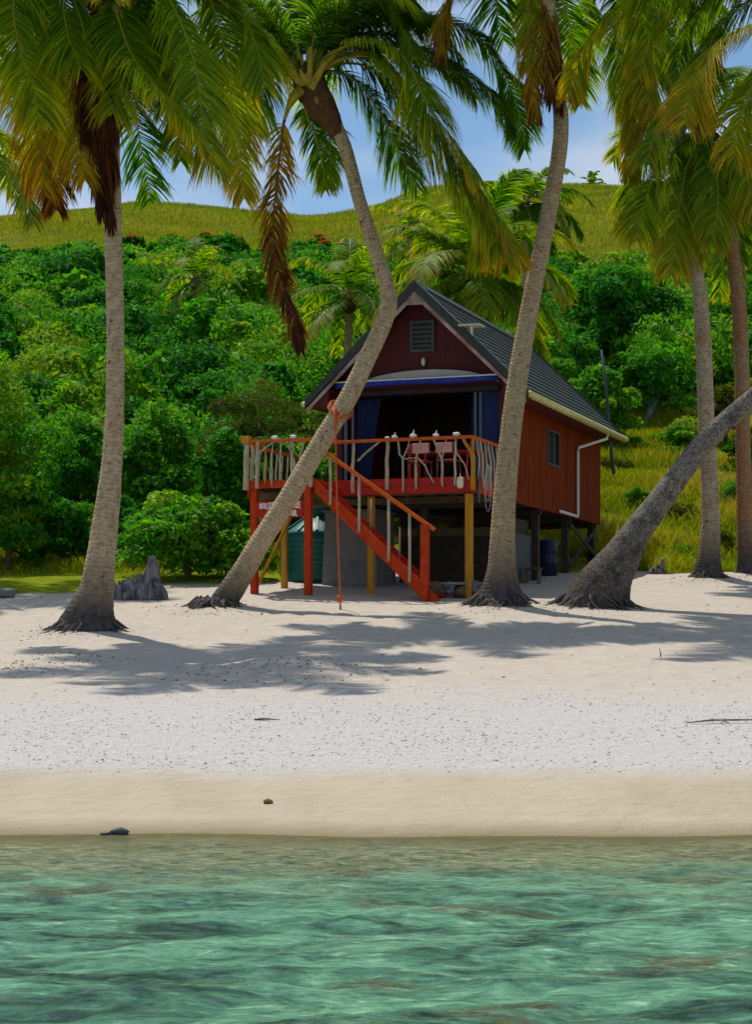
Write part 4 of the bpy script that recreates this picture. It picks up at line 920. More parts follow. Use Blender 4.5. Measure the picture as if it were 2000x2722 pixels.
grp(deck, 'front_fascia', M['fascia'], fas)
grp(deck, 'landing_fascia', M['red'], lambda mb: (mb.box(HL(LL,LV-.05,DZ-.19), HL(LR,LV-.005,DZ-.02)), mb.box(HL(LL-.045,LV-.05,DZ-.19), HL(LL-.005,DV,DZ-.02)), mb.box(HL(LR+.005,LV-.05,DZ-.19), HL(LR+.045,DV-.055,DZ-.02))))
grp(deck, 'side_fascia', M['red'], lambda mb: mb.box(HL(DR+.003,DV-.05,DZ-.345), HL(DR+.045,-.02,DZ+.005)))
grp(deck, 'side_fascia', M['red'], lambda mb: mb.box(HL(DL-.045,DV-.05,DZ-.345), HL(DL-.003,-.02,DZ+.005)))
def jo(mb):
    for i in range(10):
        u = DL+.25+i*.56; mb.box(HL(u,DV+.01,DZ-.20), HL(u+.05,-.05,DZ-.042))
    mb.box(HL(DL+.05,-2.9,DZ-.36), HL(DR-.05,-2.8,DZ-.202)); mb.box(HL(DL+.05,-.4,DZ-.36), HL(DR-.05,-.3,DZ-.202))
grp(deck, 'deck_joists', M['brown_wood'], jo)
def post(u, v, wd, m, z1, name='post'):
    g = gh(u, v)-.3; mb = MB(); mb.box(HL(u-wd/2,v-wd/2,g), HL(u+wd/2,v+wd/2,z1)); return mb.build(name, m, deck, bevel=.008)
post(-2.84,LV+.10,.155,M['red'],DZ-.192); post(-1.49,LV+.10,.165,M['red'],DZ-.192)
post(-3.03,-1.5,.14,M['ochre'],DZ-.37); post(-.28,-2.85,.14,M['ochre'],DZ-.37); post(2.13,-2.95,.155,M['ochre'],DZ-.37); post(2.1,-.35,.14,M['dark_wood'],DZ-.37)
mb = MB(); mb.beam(HL(-2.84,LV+.21,gh(-2.84,LV)+.15), HL(-1.72,LV+.21,5.30), .04, .12, (0,1,0)); mb.build('brace', M['ochre'], deck)
# railing: orange-red top rails, driftwood uprights and forked branches
rl = MB()
def rail(a, b, z=RZ, wd=.09, ht=.065): rl.beam(HL(a[0],a[1],z), HL(b[0],b[1],z), wd, ht)
rail((LL-.06,LV-.0),(LR+.0,LV-.0)); rail((LR+.05,DV-.0),(DR+.04,DV-.0)); rail((DR,DV+.05),(DR,-.1)); rail((LL,LV+.05),(LL,DV-.05)); rail((DL-.04,DV),(LL-.05,DV)); rail((DL,DV+.05),(DL,-.1)); 
ro = rl.build('railing', M['rail'], deck, bevel=.008)
rb = random.Random(4)
def branch(pts, r0, r1=None, mat=None):
    k = len(pts); mb = MB(); q = []
    for i in range(k-1):
        a, b = Vector(pts[i]), Vector(pts[i+1])
        for j in range(4): q.append(a+(b-a)*j/4 + Vector((rb.uniform(-1,1),rb.uniform(-1,1),0))*.008)
    q.append(Vector(pts[-1])); r1 = r1 or r0*.8
    mb.tube(q, [r0+(r1-r0)*i/(len(q)-1) for i in range(len(q))], 7, wob=.25); return mb.build('baluster', mat or M['drift'], ro)
def bal(u, v, r=.032, zb=DZ-.15, zt=RZ-.03, du=0.0): branch([HL(u,v-.085,zb), HL(u+du*.5,v-.08,(zb+zt)/2), HL(u+du,v-.02,zt)], r)
# landing (left) section
bal(LL-.02,LV,.075,DZ-.22,RZ-.04); bal(-2.70,LV,.05,DZ-.2); bal(-2.33,LV,.02); bal(-2.12,LV,.028,DZ-.02); bal(-1.83,LV,.03); bal(-1.36,LV,.045,DZ-.2)
branch([HL(-2.70,LV-.06,6.25), HL(-2.52,LV-.06,6.38), HL(-2.30,LV-.03,RZ-.03)], .022); branch([HL(-1.72,LV-.08,DZ-.02), HL(-1.78,LV-.08,6.1), HL(-1.92,LV-.05,6.42), HL(-1.84,LV-.02,RZ-.03)], .028)
branch([HL(-1.58,LV-.08,DZ-.1), HL(-1.62,LV-.08,6.2), HL(-1.55,LV-.02,RZ-.03)], .03); branch([HL(-2.50,LV-.08,DZ-.1), HL(-2.47,LV-.07,6.1), HL(-2.55,LV-.02,RZ-.03)], .018, mat=M['ochre'])
# main front section, uprights and forks from left to right
bal(-.62,DV,.045,DZ-.3); bal(.22,DV,.05,DZ-.25)
branch([HL(-.50,DV-.07,6.10), HL(-.28,DV-.07,6.30), HL(.02,DV-.03,RZ-.03)], .026); 
branch([HL(.62,DV-.09,DZ-.3), HL(.60,DV-.08,6.12), HL(.52,DV-.05,6.22), HL(.47,DV-.02,RZ-.03)], .026); branch([HL(.60,DV-.08,6.10), HL(.72,DV-.05,6.38), HL(.74,DV-.02,RZ-.03)], .018)
branch([HL(.93,DV-.09,DZ-.25), HL(.92,DV-.08,6.10), HL(1.02,DV-.02,RZ-.03)], .030); branch([HL(.60,DV-.08,6.1), HL(.92,DV-.08,6.13)], .014); branch([HL(1.36,DV-.09,DZ-.12), HL(1.12,DV-.08,5.95), HL(.94,DV-.08,6.16)], .018)
branch([HL(1.56,DV-.09,DZ-.22), HL(1.55,DV-.08,6.06), HL(1.42,DV-.05,6.33), HL(1.33,DV-.02,RZ-.03)], .030); branch([HL(1.55,DV-.08,6.06), HL(1.63,DV-.02,RZ-.03)], .020)
bal(1.86,DV,.030,DZ-.2); branch([HL(2.20,DV-.09,DZ-.08), HL(2.08,DV-.08,5.95), HL(1.87,DV-.06,6.24)], .020)
branch([HL(2.42-.14,DV-.09,DZ-.30), HL(2.28,DV-.08,6.0), HL(2.26,DV-.07,6.20), HL(2.12,DV-.05,6.38), HL(2.04,DV-.02,RZ-.03)], .055, .035, M['ochre']); branch([HL(2.26,DV-.07,6.15), HL(2.27,DV-.02,RZ-.03)], .04, mat=M['ochre'])
branch([HL(2.10,DV-.03,DZ), HL(2.14,DV-.02,6.1), HL(2.24,DV-.02,RZ-.03)], .022, mat=M['fascia'])
for i in range(9): 
    v = DV+.28+i*.31; branch([HL(DR+.075,v,DZ-.2), HL(DR+.07,v+.03,6.1), HL(DR+.02,v+rb.uniform(-.05,.05),RZ-.03)], rb.uniform(.024,.038))
for i in range(8):
    v = DV+.3+i*.35; branch([HL(DL-.075,v,DZ-.2), HL(DL-.07,v+.03,6.1), HL(DL-.02,v,RZ-.03)], rb.uniform(.02,.03))
for v in (LV+.3,): branch([HL(LL-.07,v,DZ-.15), HL(LL-.02,v,RZ-.03)], .03)
mb = MB(); mb.box(HL(LL-.16,LV-.10,RZ-.03), HL(LL+.05,LV+.10,RZ+.13)); mb.build('corner_block', M['ochre'], ro, bevel=.01)

def place(name, px, py, D, mat, r, label, cat, group=None, amp=.25, seed=0):
    c = P(px, py, D); mb = MB(); mb.blob((0,0,0), r, amp=amp, sub=2, seed=seed); o = mb.build(name, mat, None, c); return tag(o, label, cat, group)
def HD(u, v): return HW(u, v, 0)
sh = [(-2.28,LV,.085,'flat white shell on the left rail section, nearer the corner block'), (-1.82,LV,.085,'flat white shell on the left rail section, nearest the bent palm trunk'),
      (.20,DV,.055,'small grey shell capping the thick pale upright of the rail'), (.38,DV,.07,'spiky white shell on the rail, first right of the thick pale upright'),
      (.83,DV,.09,'low pale shell on the main rail, between the two spiky ones'), (1.38,DV,.075,'spiky white shell on the rail above the middle fork'), (1.87,DV,.085,'rounded white shell on the main rail nearest the right corner')]
for i, (u, v, r, lab) in enumerate(sh):
    p_ = HD(u, v-.01); mb = MB(); mb.blob((0,0,r*.50), (r, r*.8, r*.55), amp=.25, sub=2, seed=i)
    if 'spiky' in lab: mb.tube([(0,0,r*.8),(.02,0,r*2.0)], [r*.4, .004], 6)
    tag(mb.build('shell', M['shell'], None, (p_.x, p_.y, RZ+.033)), lab, 'shell', 'shells lying on the deck railing')
# buoy on the fascia
p_ = HW(2.0, DV-.13, 5.52); mb = MB(); mb.lathe([(.02,-.13),(.05,-.125),(.075,-.09),(.08,0),(.075,.09),(.05,.125),(.02,.135)], (0,0,0), 20); b_ = mb.build('buoy', M['cream'], None, p_)
mb = MB(); mb.tube([(0,0,.13),(0,.02,.19),(0,.05,.2)], .008, 6); mb.build('loop', M['greyrope'], b_); tag(b_, 'small cream buoy hanging on the crimson deck edge', 'buoy')
# table and chairs on the deck
te = empty('table', HW(1.1,-1.5,DZ), -TH); tag(te, 'wooden table on the deck behind the railing', 'table')
mb = MB(); mb.box((-.85,-.4,.70),(.85,.4,.74)); mb.build('tabletop', M['fascia'], te)
for a in (-.78,.78):
    for b in (-.33,.33): mb = MB(); mb.box((a-.03,b-.03,0),(a+.03,b+.03,.698)); mb.build('leg', M['fascia'], te)
def chair(u, v, rz, lab, mat):
    e = empty('chair', HW(u,v,DZ), -TH+rz); tag(e, lab, 'chair', 'chairs on the deck')
    for a in (-.2,.2):
        for b in (-.2,.2): mb = MB(); mb.tube([(a*1.1,b*1.1,0),(a,b,.43)], .018, 8); mb.build('leg', mat, e)
    mb = MB(); mb.box((-.24,-.23,.432),(.24,.23,.47)); mb.build('seat', mat, e, bevel=.015)
    mb = MB()
    mb.box((-.24,.20,.66),(.24,.235,.84)); mb.box((-.22,.205,.472),(-.18,.23,.658)); mb.box((.18,.205,.472),(.22,.23,.658)); mb.build('backrest', mat, e, bevel=.01)
chair(.75,-2.35,math.pi,'dark red chair with a pink back, left of the two behind the rail', M['chairred']); chair(1.45,-2.35,math.pi,'dark red chair with a pink back, right of the two behind the rail', M['chairred'])
for (u, lab) in ((.95,'folded pink cloth over the left chair back'), (1.52,'folded pink cloth over the right chair back')):
    p_ = HW(u-.1,-2.575,DZ+.64); mb = MB(); mb.box((-.20,-.055,-.02),(.20,-.042,.21)); mb.box((-.20,-.042,.203),(.20,.02,.215)); mb.box((-.20,.012,0),(.20,.022,.203)); c_ = mb.build('cloth', M['pink'], None, p_, .004); c_.rotation_euler = (0,0,-TH); tag(c_, lab, 'cloth')
# ------------------------------------------------------------------ staircase
st_ = empty('staircase', (OX, OY, GB), -TH); tag(st_, 'red open stairs going down from the deck landing to the sand', 'staircase')
u0, u1, z0s = -1.28, 1.72, DZ-.02; g1 = gh(1.6, LV)
def zst(u): return z0s - (u-u0)*(z0s-g1-.0)/(u1-u0)
SV = LV-.02
for (v, m_) in ((SV,M['red']), (DV-.12,M['fascia'])):
    mb = MB(); mb.prism([(u0,z0s-GB),(u1,g1-GB+.06),(u1-.06,g1-GB-.15),(u1-.25,g1-GB-.10),(u0,z0s-.30-GB)], 1, v-.02, v+.025, 0); mb.build('stringer', m_, st_)
for i in range(12):
    u = u0+.14+i*.235; z = zst(u)-.10; mb = MB(); mb.box(HL(u-.10,SV+.028,z-.03), HL(u+.16,DV-.142,z+.01)); mb.build('tread', M['red'], st_)
mb = MB(); mb.beam(HL(-1.02,SV-.03,6.25), HL(1.62,SV-.03,4.42), .07, .085); mb.build('handrail', M['rail'], st_, bevel=.008)
mb = MB(); mb.box(HL(1.30,SV-.10,gh(1.37,SV)-.3), HL(1.47,SV+.07,4.54)); mb.build('newel_post', M['red'], st_, bevel=.008)
for u in (-.90+.02,-.30+.12,.28+.25,1.03):
    zt = 6.25-(u+1.02)*(1.83/2.64)-.03; mb = MB(); mb.tube([HL(u,SV-.055,zst(u)-.22), HL(u+.01,SV-.055,(zt+zst(u))/2), HL(u,SV-.05,zt)], .033, 7, wob=.2); mb.build('baluster', M['drift'], st_)
for u in (-.15,.55): mb = MB(); mb.tube([HL(u,DV-.16,zst(u)-.15), HL(u+.01,DV-.16,zst(u)+.62)], .024, 7, wob=.2); mb.build('baluster', M['drift'], st_)

# sign between the red posts
s_ = empty('sign_board', HW(-2.16, LV+.02, 4.98), -TH); tag(s_, 'red board with white painted lettering hung between the two left posts', 'sign')
mb = MB(); mb.box((-.60,-.015,-.19),(.585,.015,.19)); mb.build('board', M['fascia'], s_)
def stroke_text(txt, x, z, h, wd):
    mb = MB(); G = {'I': [((.5,0),(.5,1))], 'L': [((.1,1),(.1,0)),((.1,0),(.9,0))], 'E': [((.1,0),(.1,1)),((.1,1),(.9,1)),((.1,.5),(.8,.5)),((.1,0),(.9,0))], 'T': [((.5,0),(.5,1)),((0,1),(1,1))],
        'N': [((.1,0),(.1,1)),((.1,1),(.9,0)),((.9,0),(.9,1))], 'S': [((.9,1),(.1,1)),((.1,1),(.1,.5)),((.1,.5),(.9,.5)),((.9,.5),(.9,0)),((.9,0),(.1,0))], 'O': [((.1,0),(.1,1)),((.1,1),(.9,1)),((.9,1),(.9,0)),((.9,0),(.1,0))],
        'A': [((0,0),(.5,1)),((.5,1),(1,0)),((.25,.4),(.75,.4))], 'U': [((.1,1),(.1,0)),((.1,0),(.9,0)),((.9,0),(.9,1))], 'R': [((.1,0),(.1,1)),((.1,1),(.9,1)),((.9,1),(.9,.5)),((.9,.5),(.1,.5)),((.5,.5),(.9,0))]}
    for i, ch in enumerate(txt):
        if ch == ' ': continue
        for a, b in G[ch]:
            mb.beam((x+(i+a[0]*.72)*wd,-.020,z+a[1]*h),(x+(i+b[0]*.72)*wd,-.020,z+b[1]*h),.008,.034,(0,-1,0) if a[0]==b[0] and False else (0.001,0,1) if a[1]==b[1] else (1,0,0.001))
    return mb
LT = stroke_text('NILEST  A LIRE',-.50,.02,.13,.074); LT.build('lettering', M['white'], s_)
for tx_, x_ in (('SU',-.24),('IUL',.228)): LT = stroke_text(tx_,x_,-.15,.12,.078); LT.build('lettering', M['white'], s_)

# rope swing on the bent palm
RD = PD['P2']; e = empty('rope_swing', P(893,1135,RD)); tag(e, 'orange-red rope with a round knot hanging from the bent palm trunk', 'rope'); o_ = e.location.copy()
mb = MB()
for k in range(3):
    ring = []
    for j in range(25):
        a = 6.283*j/24; ring.append(P(908-k*3, 1084+k*5, RD) + Vector((math.cos(a)*.245, -math.sin(a)*.25, -.10*math.cos(a)-.15*math.sin(a))) - o_)
    mb.tube(ring, .013, 7, caps=False)
mb.tube([P(886,1088,RD)-o_+Vector((0,-.2,0)), P(893,1112,RD)-o_+Vector((0,-.30,0)), Vector((0,-.30,-.05))], .022, 7)
mb.tube([P(912,1104,RD)-o_+Vector((0,-.26,0)), P(899,1118,RD)-o_+Vector((0,-.30,0)), Vector((0.01,-.30,-.08))], .022, 7)
mb.build('wrapping', M['rope'], e)
mb = MB(); mb.tube([(0,-.30,0), (.02,-.30,-1.2), (.06,-.30,-2.6), P(905,1585,RD)-o_+Vector((0,-.3,0))], .019, 8); mb.build('hanging_rope', M['rope'], e)
mb = MB(); mb.blob(P(905,1592,RD)-o_+Vector((0,-.3,0)), (.075,.075,.085), amp=.1, sub=2); mb.build('knot', M['rope'], e)
mb = MB(); mb.tube([P(905,1598,RD)-o_+Vector((0,-.3,0)), P(906,1615,RD)-o_+Vector((0,-.3,0)), P(906,1626,RD)-o_+Vector((0,-.3,0))], [.02,.028,.034], 8); mb.build('frayed_end', M['drift'], e)
# hanging rope and stick bundle on the right deck corner
e = empty('fishing_gear', HW(2.36,-2.85,5.8), -TH); tag(e, 'coil of pale rope and a blue-grey pipe hanging at the right corner of the deck', 'rope coil')
mb = MB(); mb.tube([(.0,0,.12),(-.03,-.01,-.3),(-.03,0,-.72)], .03, 8); mb.build('pipe', M['frame'], e)
for k in range(3):
    mb = MB(); r_ = .05+.025*k; z_ = -.20-.12*k
    mb.tube([(.17+r_*math.cos(6.283*j/20)*.8, .03*k, .05+z_+(-z_+.15)*math.sin(6.283*j/20)*.9) for j in range(21)], .006, 6, caps=False); mb.build('rope_loop', M['greyrope'], e)
# barrel, stool, bench plank, stones
def gnd(px, py, D=None): D = D or ground_D(px, py, 17.0); x = (px-CX)/F*D; return Vector((x, D, gz1(x, D)))
p_ = HW(1.95, 4.6, 0); p_.z = gz1(p_.x, p_.y); mb = MB(); mb.lathe([(.25,0),(.29,.02),(.29,.30),(.30,.31),(.30,.34),(.29,.35),(.29,.62),(.30,.63),(.30,.66),(.29,.67),(.29,.9),(.24,.93)], (0,0,0), 24)
tag(mb.build('barrel', M['navy'], None, p_), 'navy blue plastic barrel under the right side of the house', 'barrel')
p_ = HW(2.3, 1.9, 0); p_.z = gz1(p_.x, p_.y); e = empty('stool', p_, -TH); tag(e, 'low brown wooden stool by the grey panel under the house', 'stool')
mb = MB(); mb.box((-.22,-.15,.36),(.22,.15,.40)); mb.build('seat', M['brown_wood'], e)
for a in (-.17,.17): mb = MB(); mb.box((a-.025,-.12,0),(a+.025,.12,.358)); mb.build('leg', M['brown_wood'], e)
D_ = 42.9; pa, pb = P(1143,1548,D_), P(1308,1545,D_); e = empty('plank_bench', ((pa.x+pb.x)/2, D_, gz1((pa.x+pb.x)/2, D_))); tag(e, 'pale weathered plank laid on dark stones at the foot of the stairs', 'bench'); o_ = e.location
zt = pa.z-o_.z; mb = MB(); mb.box((pa.x-o_.x,-.2,zt-.06),(pb.x-o_.x,.2,zt)); mb.build('plank', M['log'], e, bevel=.008)
for i, x_ in enumerate((.12,.42,.75,1.05,1.3)):
    mb = MB(); mb.blob((pa.x-o_.x+x_,rb.uniform(-.12,.02),(zt-.06)/2-.02),(.22,.17,(zt-.02)/2+.02),amp=.9,sub=3,seed=i+3,fr=1.7); mb.build('stone', M['bone'] if i % 2 else M['brown_wood'], e)
def boulder(name, px, py, wpx, hpx, label, cat, mat, seed, spikes=0, D=None):
    g = gnd(px, py, D); k = g.y/F; e = empty(name, g); tag(e, label, cat)
    r = random.Random(seed); mb = MB(); Wd = wpx*k/2; H = hpx*k
    for (x_, w_, h_) in ((-.66,.36,.34),(-.36,.40,.46),(-.02,.42,.56),(.40,.40,1.0),(.78,.28,.30)):
        n_ = 9; pts = [Vector((x_*Wd+.06*h_*Wd*math.sin(q*.8+x_*5), .05*math.cos(q+x_*7), -.1+(h_*H+.1)*q/n_)) for q in range(n_+1)]
        def fn(l, th, i_, x_=x_): return .8+.38*noise.noise(Vector((math.cos(th)*3+x_*9, math.sin(th)*3, l*2.2)))+.3*abs(noise.noise(Vector((math.cos(th)*7, math.sin(th)*7+x_*4, l*1.5))))
        mb.tube(pts, [w_*Wd*(1-.66*(q/n_)**1.8) for q in range(n_+1)], 20, fn=fn)
    for i in range(spikes):
        a = r.uniform(-1,1); hh = H*r.uniform(.15,.5); x_ = a*Wd; y_ = -r.uniform(.1,.7)*Wd*.5
        mb.tube([(x_,y_*1.3,-.03),(x_*.9,y_,hh*.6),(x_*.75+r.uniform(-.1,.1),y_*.5,hh)],[.05,.04,.015],6,wob=.6)
    mb.build('root_mass', mat, e)
    return e
boulder('driftwood_stump',372,1592,150,112,'grey weathered root stump on the sand beside the leafy green bush','tree stump',M['bone'],3,40)
boulder('driftwood_stump',1750,1525,46,42,'small grey stump at the grass edge right of the leaning trunk','tree stump',M['bone'],8,8)
mb = MB(); g = gnd(5,1590); mb.tube([g+Vector((-1.5,0,.12)), g+Vector((-.4,.05,.12)), g+Vector((.27,.02,.11))], .11, 10, wob=.3); tag(mb.build('log', M['log']), 'dark log lying on the grass at the left edge', 'log')
# things washed up
def debris(name, px, py, r, mat, label, cat, seed=0, D=None):
    g = gnd(px, py, D); mb = MB(); mb.blob((0,0,r[2]*.4), r, amp=.45, sub=2, seed=seed, fr=2); tag(mb.build(name, mat, None, g), label, cat)
debris('rock',318,2223,(.09,.06,.045),M['slate'],'dark flat rock at the waterline','rock',2,18.05)
debris('rock',282,2227,(.06,.04,.02),M['slate'],'low thin dark stone left of the dark rock at the waterline','rock',5,18.0)
debris('seaweed_clump',713,2135,(.05,.04,.035),M['brown_wood'],'small brown weed clump on the smooth tan sand','seaweed',4)
mb = MB(); g = gnd(700,1915); mb.tube([g+Vector((-.12,0,.01)), g+Vector((0,.02,.02)), g+Vector((.22,-.01,.012))], [.010,.014,.004], 8, wob=.3); tag(mb.build('driftwood_stick', M['brown_wood']), 'reddish driftwood stick lying on the coral rubble', 'driftwood')
mb = MB(); g = gnd(1895,1925); mb.tube([g+Vector((-.35,0,.015)), g+Vector((0,.03,.05)), g+Vector((.5,.1,.05)), g+Vector((1.0,.12,.04))], [.006,.014,.010,.005], 7, wob=.3)
mb.tube([g+Vector((0.1,.03,.05)), g+Vector((.2,-.1,.02))], [.012,.006], 6); tag(mb.build('driftwood_stick', M['bone']), 'long thin dark stick on the rubble near the right edge', 'driftwood')
mb = MB(); g = gnd(1757,1748); mb.tube([g+Vector((0,0,-.02)), g+Vector((.0,0,.08)), g+Vector((-.02,0,.16))], [.012,.008,.004], 6); tag(mb.build('stick', M['dark_wood']), 'short twig standing upright in the sand on the right', 'twig')
# dead trunk and pole in the brush on the right
mb = MB(); D_ = 80; mb.tube([P(1702,1197,D_),P(1698,1150,D_),P(1725,1105,D_),P(1748,1062,D_)], [.22,.17,.15,.08], 8, wob=.4); mb.tube([P(1735,1090,D_),P(1722,1066,D_)], [.08,.03], 6); tag(mb.build('dead_trunk', M['bone']), 'bleached broken dead trunk leaning in the brush on the right slope', 'dead tree')
mb = MB(); D_ = 66; mb.tube([P(1632,1260,D_),P(1622,1160,D_),P(1614,1050,D_),P(1600,930,D_)], [.07,.06,.06,.04], 8, wob=.2); tag(mb.build('dead_trunk', M['slate']), 'thin dark dead trunk rising behind the rear corner of the roof', 'dead tree')
# ------------------------------------------------------------------ foliage
def leaves(blobs, n, size, r, up=.35, tint=(.2,.6), aspect=.5, shell=(.72,1.05)):
    """leaf blades scattered through clumps; returns verts, faces, tint, rnd"""
    vol = np.array([b[3]*b[4]+b[5]*b[4] for b in blobs]); cnt = np.maximum((n*vol/vol.sum()).astype(int), 3)
    Vs, T_, R_ = [], [], []
    for b, c in zip(blobs, cnt):
        d = r.normal(size=(c,3)); d /= np.linalg.norm(d, axis=1)[:, None]; d[:,2] = np.where(d[:,2] < -.35, -d[:,2], d[:,2])
        rad = r.uniform(shell[0], shell[1], c)[:, None]; cen = np.array(b[:3]) + d*np.array(b[3:6])*rad
        nrm = d*.55 + r.normal(size=(c,3))*.55 + np.array([0,0,up]); nrm /= np.linalg.norm(nrm, axis=1)[:, None]
        a = r.normal(size=(c,3)); a[:,2] -= .3; a -= nrm*(a*nrm).sum(1)[:, None]; a /= np.linalg.norm(a, axis=1)[:, None]; bb = np.cross(nrm, a)
        L = size*r.uniform(.6,1.3,c)[:, None]*r.choice([.65,.85,1.0,1.35]); W = L*aspect*r.choice([.6,1.0,1.2])
        Vs.append(np.stack([cen-a*L*.5, cen+bb*W*.5-nrm*L*.06, cen+a*L*.5-nrm*L*.10, cen-bb*W*.5-nrm*L*.06], 1).reshape(-1,3))
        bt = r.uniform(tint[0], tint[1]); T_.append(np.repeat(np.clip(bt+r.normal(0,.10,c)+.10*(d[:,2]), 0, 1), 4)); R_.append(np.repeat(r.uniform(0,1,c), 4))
    V = np.concatenate(Vs); F_ = np.arange(len(V)).reshape(-1,4)
    return V, F_, np.concatenate(T_), np.concatenate(R_)
def dome(R, H, n, r, low=.0):
    B = [(0,0,H*.45,R*.62,R*.62,H*.42)]
    for i in range(n):
        a = r.uniform(0,6.28); k = r.uniform(.15,1.15)**.6; z = H*(low+(1-low)*r.uniform(.10,.92)*(1-.33*k)); rr = R*r.uniform(.14,.42)
        B.append((math.cos(a)*R*.82*k, math.sin(a)*R*.82*k, z, rr*r.uniform(.8,1.4), rr, rr*r.uniform(.55,.9)))
    return B
def tree(name, label, cat, x, y, R, H, n, size, mat='leaf', seed=1, tint=(.2,.6), group=None, low=0.0, blobs=12, trunk=.10, lean=0, up=.35, aspect=.5, flowers=0):
    r = np.random.default_rng(seed); z = gz1(x, y); e = empty(name, (x,y,z)); tag(e, label, cat, group)
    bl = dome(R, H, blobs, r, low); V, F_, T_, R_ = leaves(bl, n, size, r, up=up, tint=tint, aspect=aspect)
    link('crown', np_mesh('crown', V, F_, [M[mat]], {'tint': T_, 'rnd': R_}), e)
    mb = MB(); mb.tube([(0,0,-.2),(lean*.3,0,H*.25),(lean,0,H*.6)], [trunk, trunk*.8, trunk*.4], 8, wob=.3)
    for b in bl[1:min(7, len(bl))]: mb.tube([(lean*.3,0,H*.22),((b[0])*.5,b[1]*.5,(b[2]+H*.22)*.5),(b[0],b[1],b[2])], [trunk*.5,trunk*.35,trunk*.12], 6, wob=.3)
    mb.build('trunk' if low > .1 else 'stems', M['bark'], e)
    if flowers:
        fb = [(b[0],b[1],b[2]+b[5]*.85,b[3]*.55,b[4]*.55,b[5]*.3) for b in bl[1:]]; V, F_, T_, R_ = leaves(fb, flowers, size*1.1, r, tint=(.2,.8))
        link('blossoms', np_mesh('blossoms', V, F_, [M['flower']], {'tint': T_, 'rnd': R_}), e)
    return e
def at(px, D): return (px-CX)/F*D, D
def bush_px(name, label, cat, px, top, bot_D, wpx, n, size, **kw):
    x, y = at(px, bot_D); z = gz1(x, y); H = CH+(HY-top)/F*bot_D - z; R = wpx/2/F*bot_D
    return tree(name, label, cat, x, y, R, H, n, size, **kw)

bush_px('leafy_bush','bright green large-leaved bush behind the pale root stump','bush',500,1288,48.3,400,8000,.21,seed=21,tint=(.40,.85),blobs=34,aspect=.6)
bush_px('leafy_tree','dark broad tree at the left edge, taller than the hedge','tree',-30,850,52,420,20000,.20,seed=22,tint=(.55,.95),low=0,blobs=34,trunk=.16)
bush_px('leafy_tree','dark leafy tree behind the tall straight trunk, down to the grass','tree',190,1020,56,270,13000,.20,seed=23,tint=(.25,.7),blobs=34,trunk=.14)
bush_px('leafy_tree','dense green tree between the straight trunk and the deck, behind the bush','tree',420,1000,55,300,14000,.20,seed=24,tint=(.3,.75),blobs=36,trunk=.14)
bush_px('leafy_tree','dark green tree just left of the deck railing','tree',600,1085,53.5,230,10000,.19,seed=25,tint=(.1,.5),blobs=30,trunk=.12)
bush_px('leafy_bush','low bright bush at the left edge in front of the dark broad tree','bush',25,1215,50.6,230,6000,.18,seed=51,tint=(.35,.8),blobs=26)
bush_px('leafy_bush','low green bush in the tall grass just left of the straight trunk','bush',165,1300,52.5,220,5000,.17,seed=52,tint=(.25,.7),blobs=24)
bush_px('leafy_bush','low dark bush between the straight trunk and the bright large-leaved bush','bush',330,1290,52.0,150,3500,.17,seed=53,tint=(.15,.5),blobs=20)
bush_px('olive_shrub','large olive-brown feathery shrub left of the house gable','shrub',690,935,64,330,13000,.20,mat='olive_leaf',seed=26,tint=(.2,.6),blobs=30,aspect=.25)
bush_px('olive_shrub','olive shrub directly behind the left roof edge','shrub',860,985,60,210,8000,.19,mat='olive_leaf',seed=27,tint=(.1,.5),blobs=22,aspect=.3)
bush_px('leafy_tree','green tree seen through the left railing of the deck','tree',740,1120,57,220,8000,.20,seed=28,tint=(.1,.5),blobs=26)
bush_px('leafy_tree','tall dark tree right of the rear palm, reaching up the slope','tree',1660,655,88,300,15000,.30,seed=31,tint=(.05,.40),blobs=36,trunk=.22,low=.1)
bush_px('leafy_tree','bright green sprawling tree just right of the roof','tree',1590,940,74,230,8000,.26,seed=32,tint=(.5,.85),blobs=26,trunk=.16)
bush_px('leafy_tree','bright green round bush above the bleached dead trunk','bush',1720,850,82,210,7000,.28,seed=33,tint=(.5,.85),blobs=24,trunk=.16)
bush_px('leafy_tree','green tree between the two right upright trunks and the fronds','tree',1800,880,86,240,9000,.30,seed=34,tint=(.2,.6),blobs=28,trunk=.18)
bush_px('leafy_tree','bright green tree behind the orange-stained trunk','tree',1920,690,96,260,10000,.32,seed=35,tint=(.4,.75),blobs=28,trunk=.2)
bush_px('olive_shrub','olive shrub between the right upright trunks, above the dark hollow','shrub',1930,1000,74,150,6000,.22,mat='olive_leaf',seed=36,tint=(.3,.6),blobs=18,aspect=.4)
bush_px('leafy_bush','low bright bush on the grass slope near the orange-stained trunk','bush',1830,1090,72,190,5000,.22,seed=37,tint=(.55,.9),blobs=18)
bush_px('leafy_bush','dark bush at the right edge beyond the leaning trunk','bush',1975,1130,68,120,4500,.2,seed=38,tint=(.0,.25),blobs=16)
